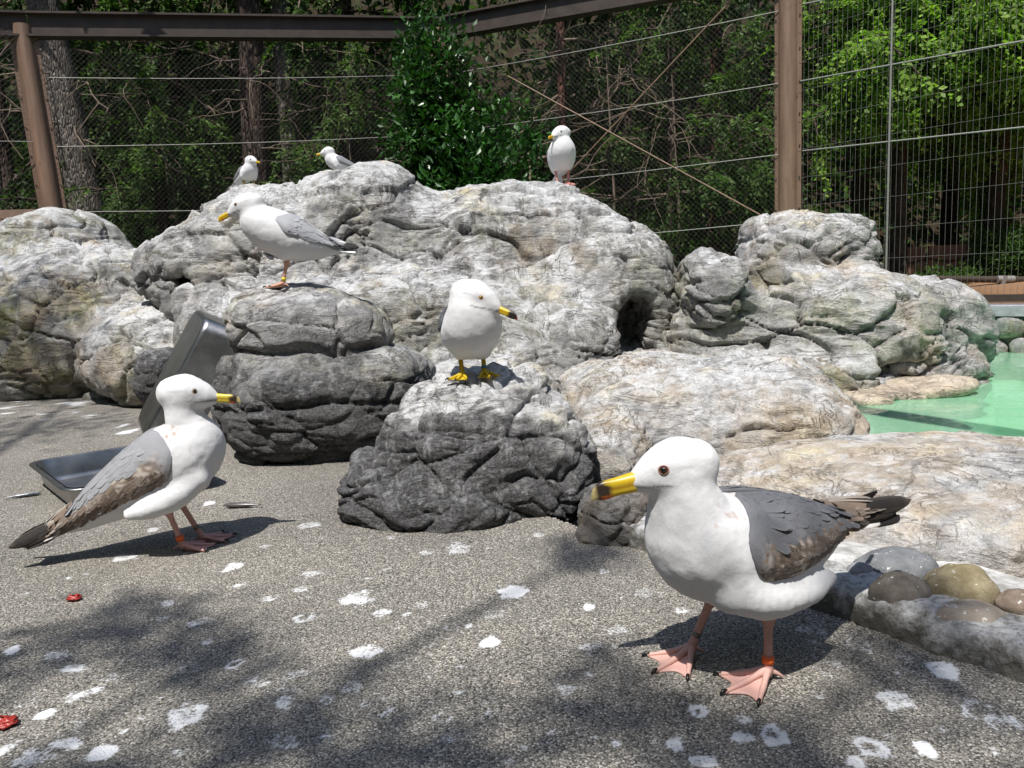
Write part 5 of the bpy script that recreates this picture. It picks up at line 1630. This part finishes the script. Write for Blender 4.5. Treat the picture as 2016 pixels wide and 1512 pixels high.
b7 = tr(300, 10.4); conifer('fir_tree', 'green drooping fir between the leaning trunk and the thick trunk', b7, b7 + Vector((0, 0, 8)), .10, .04, .9, 7.0, 22, 1.7, M['bark_dark'], DK, (.075, .135, .035), 1.1, .28, face=-1.57)
b8 = tr(720, 10.8); conifer('fir_tree', 'dark fir between the slim trunk and the glossy shrub', b8, b8 + Vector((0, .1, 8.5)), .11, .04, .8, 7.5, 22, 1.8, M['bark_dark'], DK, (.06, .11, .02), 1.0, .30, dead=10)
b9 = tr(20, 10.2); conifer('fir_tree', 'dark fir at the far left behind the netting', b9, b9 + Vector((0, 0, 8)), .10, .04, .8, 7, 18, 1.5, M['bark_dark'], DK, MD, .9, .28, dead=10)
# bright boughs right of the post
BR, BB = (.10, .18, .030), (.30, .46, .07)
for px, Y, lab, h, bl, f, zl in ((1690, 8.3, 'fresh green hemlock just right of the tall post', 7.5, 1.15, -1.3, 1.7), (1870, 8.7, 'fresh green hemlock over the two brown boards', 7.5, 1.35, -1.6, 1.95),
                             (2070, 8.2, 'bright green hemlock at the far right of the wire fence', 7.5, 1.4, -2.0, 1.7), (1975, 9.8, 'taller green hemlock behind the others', 9, 1.8, -1.7, 1.6), (1770, 7.9, 'young green hemlock by the steel pole', 5.5, 1.0, -1.5, 2.0), (1950, 7.9, 'young green hemlock right of the steel pole', 5.5, 1.1, -1.6, 2.0)):
    b = tr(px, Y)
    conifer('hemlock_tree', lab, b, b + Vector((.05, 0, h)), .09, .03, zl, 4.7, 46, bl, M['bark_dark'], BR, BB, 1.4, .21, face=f, wid=.27, K=6, droop=.55, mat='broad', closed=5)
for px, Y, lab, h, bl, f, zl in ((310, 8.7, 'light green drooping cypress right of the leaning trunk', 6.5, .75, -1.57, 1.1), (385, 9.3, 'light green drooping cypress left of the thick trunk', 6.5, 1.0, -1.57, 1.3), (680, 9.4, 'light green cypress before the dark fir', 7.0, 1.1, -1.57, 1.3), (1320, 8.7, 'thin green cypress left of the reddish trunk', 6.5, .8, -1.57, 1.2), (1490, 8.4, 'thin green cypress by the tall post', 6.5, .75, -1.57, 1.2)):
    b = tr(px, Y)
    conifer('cypress_tree', lab, b, b + Vector((.02, 0, h)), .06, .03, zl, h * .7, 20, bl, M['bark_dark'], (.035, .075, .020), (.14, .23, .05), 1.2, .22, face=f, wid=.13, K=9, droop=.9, closed=20)
# glossy shrub at the beam joint
cs = at(925, 330, 7.45); cs.z = 0.1
shrub('camellia_shrub', 'tall glossy-leaved evergreen shrub at the joint of the beams', cs, (.66, .50, 1.10), 12000, .085, .042, (.014, .045, .010), (.045, .14, .022), 'glossy', clump=20, hollow=.35, stems=10, group='shrubs along the netting')
cs2 = at(850, 150, 7.6); cs2.z = 1.5
shrub('camellia_shrub', 'upper glossy shoots climbing over the beam joint', cs2, (.38, .34, .78), 4600, .085, .042, (.014, .045, .010), (.05, .15, .025), 'glossy', clump=20, hollow=.3, stems=6, group='shrubs along the netting')
# understorey
for px, Y, rr, n, lf, wd, c0, c1, mat, lab in (
        (300, 8.3, (.50, .4, .36), 1900, .07, .035, DK, (.05, .10, .025), 'glossy', 'leafy dark shrub behind the pale sloping rock top'),
        (400, 8.9, (.60, .5, .55), 2200, .07, .035, DK, MD, 'broad', 'loose shrub left of the thick dark trunk'),
        (30, 8.4, (.60, .5, .50), 1800, .07, .035, DK, MD, 'broad', 'low shrub behind the netting left of the leaning post'),
        (640, 9.0, (.60, .4, .45), 1800, .07, .03, DK, MD, 'broad', 'shadowy shrub behind the saddle of the outcrop'),
        (1180, 8.4, (.55, .4, .55), 1500, .06, .03, DK, (.06, .11, .02), 'broad', 'twiggy shrub right below the summit gull'),
        (1310, 8.0, (.50, .4, .50), 2000, .06, .03, DK, (.075, .135, .025), 'broad', 'green shrub behind the right shoulder of the outcrop'),
        (1460, 7.9, (.45, .4, .70), 2200, .06, .03, DK, (.075, .135, .025), 'broad', 'leafy shrub left of the foot of the tall post'),
        (1640, 7.6, (.40, .3, .42), 1600, .07, .035, DK, (.055, .10, .02), 'broad', 'dark shrub at the right foot of the tall post')):
    c = tr(px, Y); shrub('shrub', lab, c, rr, n, lf, wd, c0, c1, mat)
for px, py, Y, rr, n, lab in ((1985, 545, 7.7, (.36, .36, .24), 5200, 'feathery light green shrub right of the brown boards'), (2070, 560, 7.4, (.36, .36, .26), 4200, 'feathery shrub at the right end of the rail'),
                              (1835, 575, 7.4, (.16, .16, .075), 1400, 'small round green shrub under the brown boards'), (1885, 600, 7.4, (.15, .15, .07), 1200, 'low green shrub below the rail')):
    c = at(px, py, Y); c.z = gz(c.x, c.y) - .05
    shrub('juniper_shrub', lab, c, rr, n, .055, .016, (.035, .08, .020), (.12, .21, .05), 'broad', 'junipers beyond the fence', clump=30, hollow=.55)
# the wood behind
def wood():
    n = 66000
    X = RS.uniform(-16, 17, n); Y = RS.uniform(11.5, 17, n)
    cl = 4200
    cx, cy, cz = RS.uniform(-16, 17, cl), RS.uniform(10.6, 15, cl), RS.uniform(.3, 10.5, cl)
    i = RS.randint(0, cl, n)
    P = np.stack([cx[i] + RS.normal(0, .38, n), cy[i] + RS.normal(0, .3, n), cz[i] + RS.normal(0, .26, n)], 1)
    D = RS.normal(0, 1, (n, 3)) + np.array([0, 0, -.6]); N = RS.normal(0, .6, (n, 3)) + np.array([0, -.3, .8])
    u = RS.rand(cl)[i] ** 1.6
    L_, W_, c_ = RS.uniform(.15, .28, n), RS.uniform(.065, .12, n), colors(n, DK, (.08, .145, .03), u)
    n2 = 26000         # the wood goes on round the aviary
    a = RS.uniform(math.pi * .86, math.pi * 2.12, n2); r = RS.uniform(11, 16, n2); k = RS.randint(0, 900, n2)
    ka, kr, kz = RS.uniform(math.pi * .86, math.pi * 2.12, 900), RS.uniform(11, 15, 900), RS.uniform(.3, 8.5, 900)
    P2 = np.stack([kr[k] * np.cos(ka[k]), kr[k] * np.sin(ka[k]) + 3, kz[k]], 1) + RS.normal(0, .5, (n2, 3))
    P = np.vstack([P, P2]); D = np.vstack([D, RS.normal(0, 1, (n2, 3))]); N = np.vstack([N, RS.normal(0, .7, (n2, 3)) + [0, 0, .5]])
    L_ = np.concatenate([L_, RS.uniform(.4, .8, n2)]); W_ = np.concatenate([W_, RS.uniform(.25, .5, n2)]); c_ = np.vstack([c_, colors(n2, DK, MD, RS.rand(n2))])
    me = leaves_mesh('wood', P, D, N, L_, W_, c_, .1)
    o = obj('wood', me, M['broad'], None, 'mass of green foliage closing the wood behind the trees', 'foliage', kind='stuff')
wood()
def bare_twigs():
    for px, py, Y, n, L, lab in ((690, 330, 8.9, 16, 1.3, 'tangle of bare brown twigs beside the glossy shrub'), (1200, 230, 8.6, 22, 1.2, 'tangle of bare hanging twigs behind the crossed rods'),
                                 (330, 300, 8.6, 12, 1.2, 'bare pale twigs before the drooping fir'), (1330, 300, 8.3, 14, 1.1, 'bare thin twigs left of the reddish trunk')):
        c = at(px, py, Y); q = MB()
        foot = Vector((c.x, c.y, gz(c.x, c.y)))
        q.tube([(0, 0, -.1), (.03, 0, (c.z - foot.z) * .6), (-.02, .05, c.z - foot.z + .8)], [.022, .016, .006], 6)
        for k in range(n):
            z = (c.z - foot.z) * RS.uniform(.35, 1.6); a = RS.uniform(0, 2 * math.pi)
            branch(q, (0, 0, z), (math.cos(a), .5 * math.sin(a), RS.uniform(-.3, .35)), L * RS.uniform(.5, 1.1), .009, 1, [], droop=.4, wild=.8, kids=5)
        o = obj('bare_sapling', q.mesh('bare_sapling'), M['twig'], None, lab, 'sapling', 'bare saplings'); o.location = foot
bare_twigs()
# shade tree over the concrete
st = empty('shade_tree', (-2.6, -3.4, 0), 0, 'broadleaf tree whose boughs dapple the concrete with shade', 'tree')
pts, q = trunk_mesh((0, 0, -.1), (.3, .3, 6.5), .16, .06); obj('trunk', q.mesh('trunk'), M['bark_dark'], st)
bq = MB(); C = []
sx, sy = -sdir.x / sdir.z, -sdir.y / sdir.z
for (gx, gy, h, r, n) in ((-.74, 1.33, 5.2, .17, 300), (-.52, 1.22, 5.0, .12, 190), (-.92, 1.18, 5.1, .10, 130), (-.33, .98, 5.3, .16, 260), (-.12, .90, 5.2, .14, 220), (.12, 1.00, 5.4, .17, 280), (.33, .86, 5.4, .12, 170), (-.60, .84, 5.0, .12, 170),
                          (.62, 1.10, 5.6, .18, 260), (.80, .92, 5.6, .16, 240), (-2.3, 3.6, 5.4, .45, 700), (-3.4, 5.0, 5.6, .7, 1200), (-2.7, 4.7, 5.6, .5, 800), (.15, 1.62, 5.3, .10, 120), (-4.2, 5.9, 5.6, .8, 1300)):
    p = np.array([gx - sx * h + 2.6, gy - sy * h + 3.4, h])
    bq.tube(catmull([np.array([.3, .3, 6.0]) * .85, (np.array([.3, .3, 6.0]) + p) / 2 + [0, 0, .4], p], 8), np.linspace(.04, .008, 8), 5, False)
    C.append(p + np.clip(RS.normal(0, .55, (n, 3)), -1.1, 1.1) * np.array([r, r, r * .6]))
obj('boughs', bq.mesh('boughs'), M['bark_dark'], st)['kind'] = 'stuff'
C = np.concatenate(C)
me = leaves_mesh('crown', C, RS.normal(0, 1, C.shape), np.array([0, 0, 1]) + RS.normal(0, .4, C.shape), RS.uniform(.03, .06, len(C)), RS.uniform(.018, .035, len(C)), colors(len(C), MD, LT, RS.rand(len(C))))
obj('crown', me, M['broad'], st)['kind'] = 'stuff'
# ================================================================ steel pans, fish and small things
def steel():
    m = NT('brushed_stainless_steel')
    P = m.coord((4, 120, 120), 'Object')
    n = m.noise(P, 2.0, 4, 0.6); n2 = m.noise(m.coord(1.0, 'Object'), 9, 5, 0.65)
    c = m.mix(m.ramp(n2, 0.35, 0.7), (0.27, 0.27, 0.268), (0.43, 0.43, 0.425))
    r = m.math('ADD', 0.24, m.math('MULTIPLY', n2, 0.22))
    m.bsdf(c, r, m.bump(m.math('ADD', n, m.math('MULTIPLY', n2, 3.0)), 0.12, 0.002), 1.0, 0.5)
    return m.m
M['steel'] = steel()
def rrect(L, W, r, n=7):
    p = []
    for cx, cy, a0 in ((L / 2 - r, W / 2 - r, 0), (-L / 2 + r, W / 2 - r, 90), (-L / 2 + r, -W / 2 + r, 180), (L / 2 - r, -W / 2 + r, 270)):
        for a in np.linspace(a0, a0 + 90, n): p.append((cx + r * math.cos(R(a)), cy + r * math.sin(R(a))))
    return np.array(p)
def pan(label, L, W, H, loc, Mx):
    root = empty('steel_pan', loc, 0, label, 'pan', 'steel fish pans')
    root.rotation_mode = 'QUATERNION'; root.rotation_quaternion = Mx.to_quaternion()
    rim, t = .016, .0016
    rings = [(L - .07, W - .07, .05, .0), (L - .045, W - .045, .055, .003), (L - .034, W - .034, .055, .016), (L - .012, W - .012, .05, H - .004), (L - .008, W - .008, .05, H - .001), (L + rim, W + rim, .055, H), (L + rim + .002, W + rim + .002, .056, H - .006)]
    V = []
    for (l, w, r, z) in rings: V.append(np.c_[rrect(l, w, r), np.full(28, z)])
    n = 28; out = np.concatenate(V)
    F = [[k * n + i, k * n + (i + 1) % n, (k + 1) * n + (i + 1) % n, (k + 1) * n + i] for k in range(len(rings) - 1) for i in range(n)]
    # inside skin
    V2 = []
    for (l, w, r, z) in rings[:5]: V2.append(np.c_[rrect(l - 2 * t, w - 2 * t, r), np.full(28, z + t)])
    inn = np.concatenate(V2)
    q = MB(); q.add(out, F); q.add(inn, [[k * n + (i + 1) % n, k * n + i, (k + 1) * n + i, (k + 1) * n + (i + 1) % n] for k in range(4) for i in range(n)])
    q.add(out[:n], [list(range(n))[::-1]]); q.add(inn[:n], [list(range(n))])
    b = obj('basin', q.mesh('basin'), M['steel'], root)
    for p in b.data.polygons:
        if len(p.vertices) > 4: p.use_smooth = False
    rq = MB(); pr = rrect(L + rim + .001, W + rim + .001, .056); pts = [(*p, H - .003) for p in pr] + [(*pr[0], H - .003)]
    rq.tube(pts, .0036, 6, False)
    obj('rim', rq.mesh('rim'), M['steel'], root)
    return root
hh = .075
P1, P2, P3 = gp(52, 912, hh), gp(316, 852, hh), gp(152, 990, hh)
wv = (P2 - P1); wv.z = 0; lv = (P3 - P1); lv.z = 0
ln_ = lv.normalized(); wn_ = Vector((-ln_.y, ln_.x, 0)); wn_ = wn_ if wn_.dot(wv) > 0 else -wn_
Wd, Ld = .43, lv.length * .80
cT = P1 + wn_ * Wd / 2 + ln_ * Ld / 2
xa = wn_; ya = Vector((-xa.y, xa.x, 0))
pan('open steel pan lying flat on the concrete with a fish in it', Wd - .02, Ld - .02, hh, (cT.x, cT.y, .004), Matrix((xa, ya, Vector((0, 0, 1)))).transposed())
# the leaning pan
a = Vector((.50, .14, .86)).normalized()
w = Vector((.55, -.83, -.02)); w = (w - a * w.dot(a)).normalized()
nb_ = a.cross(w); nb_ = nb_ if nb_.x < 0 else -nb_          # outward normal of the pan's bottom
Lp, Wp, Hp = .58, .36, .17
corner = gp(272, 884, .0)
cen = corner + a * (Lp / 2 + .02) - w * (Wp / 2 - .02)
pan('deep steel pan leaning upside down against the rounded boulder', Lp, Wp, Hp, cen, Matrix((a, (-nb_).cross(a), -nb_)).transposed())

def fish_mat(name, back, belly):
    m = NT(name)
    P = m.coord(1.0, 'Object')
    z = m.node('ShaderNodeSeparateXYZ'); m.L.new(P, z.inputs[0])
    n = m.noise(P, 90, 3, 0.6)
    k = m.ramp(m.math('ADD', m.math('MULTIPLY', z.outputs[1], 40), m.math('MULTIPLY', n, .6)), 0.1, 0.6)
    m.bsdf(m.mix(k, belly, back), 0.3, m.bump(n, .2, .001), 0.15, 0.6)
    return m.m
FD = fish_mat('dark_fish_skin', (.030, .032, .040), (.10, .085, .085))
FS = fish_mat('silver_fish_skin', (.06, .07, .085), (.55, .56, .58))
def fish(label, p, yaw, L, mat, roll=0.0, tilt=0.0):
    root = empty('fish', p, R(yaw), label, 'fish', 'small feed fish')
    st = [(0, .004, .006), (.06, .028, .030), (.16, .05, .065), (.32, .062, .088), (.50, .058, .080), (.68, .042, .055), (.82, .024, .030), (.90, .013, .020)]
    V = []; n = 12
    for x, hy, hz in st:
        for k in range(n):
            t = k * 2 * math.pi / n
            V.append(((x - .5) * L, hz * L * math.cos(t), hy * L * math.sin(t) + .062 * L))
    F = [[k * n + i, k * n + (i + 1) % n, (k + 1) * n + (i + 1) % n, (k + 1) * n + i] for k in range(len(st) - 1) for i in range(n)]
    q = MB(); q.add(V, F); q.add(V[:n], [list(range(n))]); q.add(V[-n:], [list(range(n))[::-1]])
    obj('body', q.mesh('body'), mat, root)
    q = MB(); z = .062 * L
    q.add([((.38) * L, .012 * L, z), (.455 * L, 0, z), (.50 * L, .075 * L, z - .01 * L)], [[0, 1, 2]])
    q.add([((.38) * L, -.012 * L, z), (.50 * L, -.075 * L, z - .01 * L), (.455 * L, 0, z)], [[0, 1, 2]])
    q.add([((.38) * L, .012 * L, z), (.38 * L, -.012 * L, z), (.455 * L, 0, z)], [[0, 1, 2]])
    obj('tail_fin', q.mesh('tail_fin', False), mat, root)
    e = MB(); e.tube([(-.42 * L, .012 * L, z + .022 * L), (-.42 * L, .012 * L, z + .040 * L)], .012 * L, 8)
    obj('eye', e.mesh('eye'), M['claw'], root)
    return root
g = gp(478, 1000); fish('dark slim fish lying on the concrete before the upright gull', (g.x, g.y, .002), -4, .115, FD)
g = gp(47, 980); fish('silver-bellied fish on the concrete outside the open pan', (g.x, g.y, .002), 205, .105, FS)
g = gp(232, 912, .01); fish('pale silver fish lying in the open pan', (g.x, g.y, .010), 172, .13, FS)
g = gp(285, 862, .01); fish('silver fish at the far end of the open pan', (g.x, g.y, .010), 150, .12, FS)
def scrap(label, p, s, seed):
    m = NT('raw_fish_flesh'); n = m.noise(m.coord(1.0, 'Object'), 120, 4, .6)
    m.bsdf(m.mix(n, (.22, .012, .010), (.42, .05, .035)), .3, m.bump(n, .6, .003), spec=.5)
    th = np.linspace(0, math.pi, 17)[1:-1]; ph = np.linspace(0, 2 * math.pi, 26, endpoint=False)
    T, Ph = np.meshgrid(th, ph, indexing='ij')
    U = np.stack([np.sin(T) * np.cos(Ph), np.sin(T) * np.sin(Ph), np.cos(T)], -1).reshape(-1, 3)
    V = U * (1 + .9 * fbm(U * 1.8 + 3 * seed, 3, seed))[:, None] * np.array([s, s * .7, s * .38]) + np.array([0, 0, s * .2])
    nT, nP = T.shape
    F4 = [[a_ * nP + b_, (a_ + 1) * nP + b_, (a_ + 1) * nP + (b_ + 1) % nP, a_ * nP + (b_ + 1) % nP] for a_ in range(nT - 1) for b_ in range(nP)]
    obj('fish_scrap', mesh_np('fish_scrap', V, np.array(F4)), m.m, None, label, 'scrap', 'red fish scraps', loc=(p.x, p.y, .002))
scrap('small red scrap of fish on open concrete', gp(146, 1181), .014, 3)
scrap('larger red scrap of fish at the edge of the concrete', gp(8, 1428), .017, 8)

# beyond the right fence: rail, boards, stones
M['rusty'] = simple('brown_stained_board', (0.20, 0.095, 0.062), 0.7, nscale=7, var=0.6)
def boards():
    for (x0, y0, x1, y1, Y, lab) in ((1747, 486, 1819, 541, 7.9, 'brown board of upright planks nearer the pole'), (1826, 481, 1905, 538, 7.85, 'wider brown board of upright planks beside the junipers')):
        a, b = at(x0, y1, Y), at(x1, y0, Y)
        root = empty('brown_board', (a.x, a.y, a.z), R(-2), lab, 'board', 'brown boards beyond the fence')
        W_, H_ = b.x - a.x, b.z - a.z; n = 8
        me = MB().box((0, 0, H_ / 2), (W_ / n * .96, .022, H_)).mesh('plank', False)
        for k in range(n):
            obj('plank', me, M['rusty'], root).location = (W_ * (k + .5) / n, 0.002 * (k % 2), 0)
        for x in (.12, .88):
            obj('leg', MB().box((W_ * x, .035, -.25 + H_ * .35), (.04, .04, H_ + .4)).mesh('leg', False), M['brown_dark'], root)
        pts = [(W_ * t, -.02, H_ * .55 - .035 * math.sin(math.pi * t)) for t in np.linspace(0, 1, 9)]
        obj('cord', MB().tube(pts, .006, 5).mesh('cord'), M['claw'], root)
boards()
def rail():
    a, b = at(1745, 548, 7.0), at(2120, 552, 7.0)
    root = empty('pipe_rail', (a.x, a.y, 0), 0, 'dark brown pipe rail on a slanting steel stay beyond the fence', 'rail')
    o_ = Vector((a.x, a.y, 0))
    obj('pipe', MB().tube([a - o_, b - o_], .030, 12).mesh('pipe'), M['brown_dark'], root)
    p, q = at(1978, 550, 6.97), at(1962, 596, 6.93)
    obj('stay', MB().box(((p + q) / 2) - o_, (.03, .02, (p - q).length * 1.25), Matrix.Rotation(R(16), 3, 'Y')).mesh('stay', False), M['cable'], root)
    s0, s1 = at(1962, 550, 6.98), at(1995, 550, 6.98)
    obj('clamp', MB().tube([s0 - o_, s1 - o_], .034, 12).mesh('clamp'), M['cable'], root)
    for px in (1770, 2100):
        p = at(px, 548, 7.0); obj('post', MB().tube([p - o_, Vector((p.x, p.y, .2)) - o_], .025, 10).mesh('post'), M['brown_dark'], root)
rail()
# wooden gate at the far left
def gate():
    root = empty('wooden_gate', at(10, 470, 6.9), 0, 'brown wooden gate frame beside the leaning post', 'gate')
    o_ = root.location.copy()
    wood_ = simple('brown_gate_wood', (0.20, 0.135, 0.10), 0.75, nscale=20, var=0.4)
    def bar(p, q, t, nm='bar', Y=6.9, dy=0):
        p, q = at(*p, Y), at(*q, Y); d = q - p
        Mx = d.to_track_quat('X', 'Z').to_matrix()
        obj(nm, MB().box((p + q) / 2 - o_ + Vector((0, dy, 0)), (d.length, .05, t), Mx).mesh(nm, False), wood_, root)
    bar((-60, 424), (96, 420), .075, 'top_rail'); bar((-60, 441), (38, 438), .05, 'inner_rail', dy=-.03); bar((52, 424), (52, 520), .06, 'stile', dy=.02); bar((34, 440), (34, 520), .05, 'inner_stile', dy=-.025)
gate()
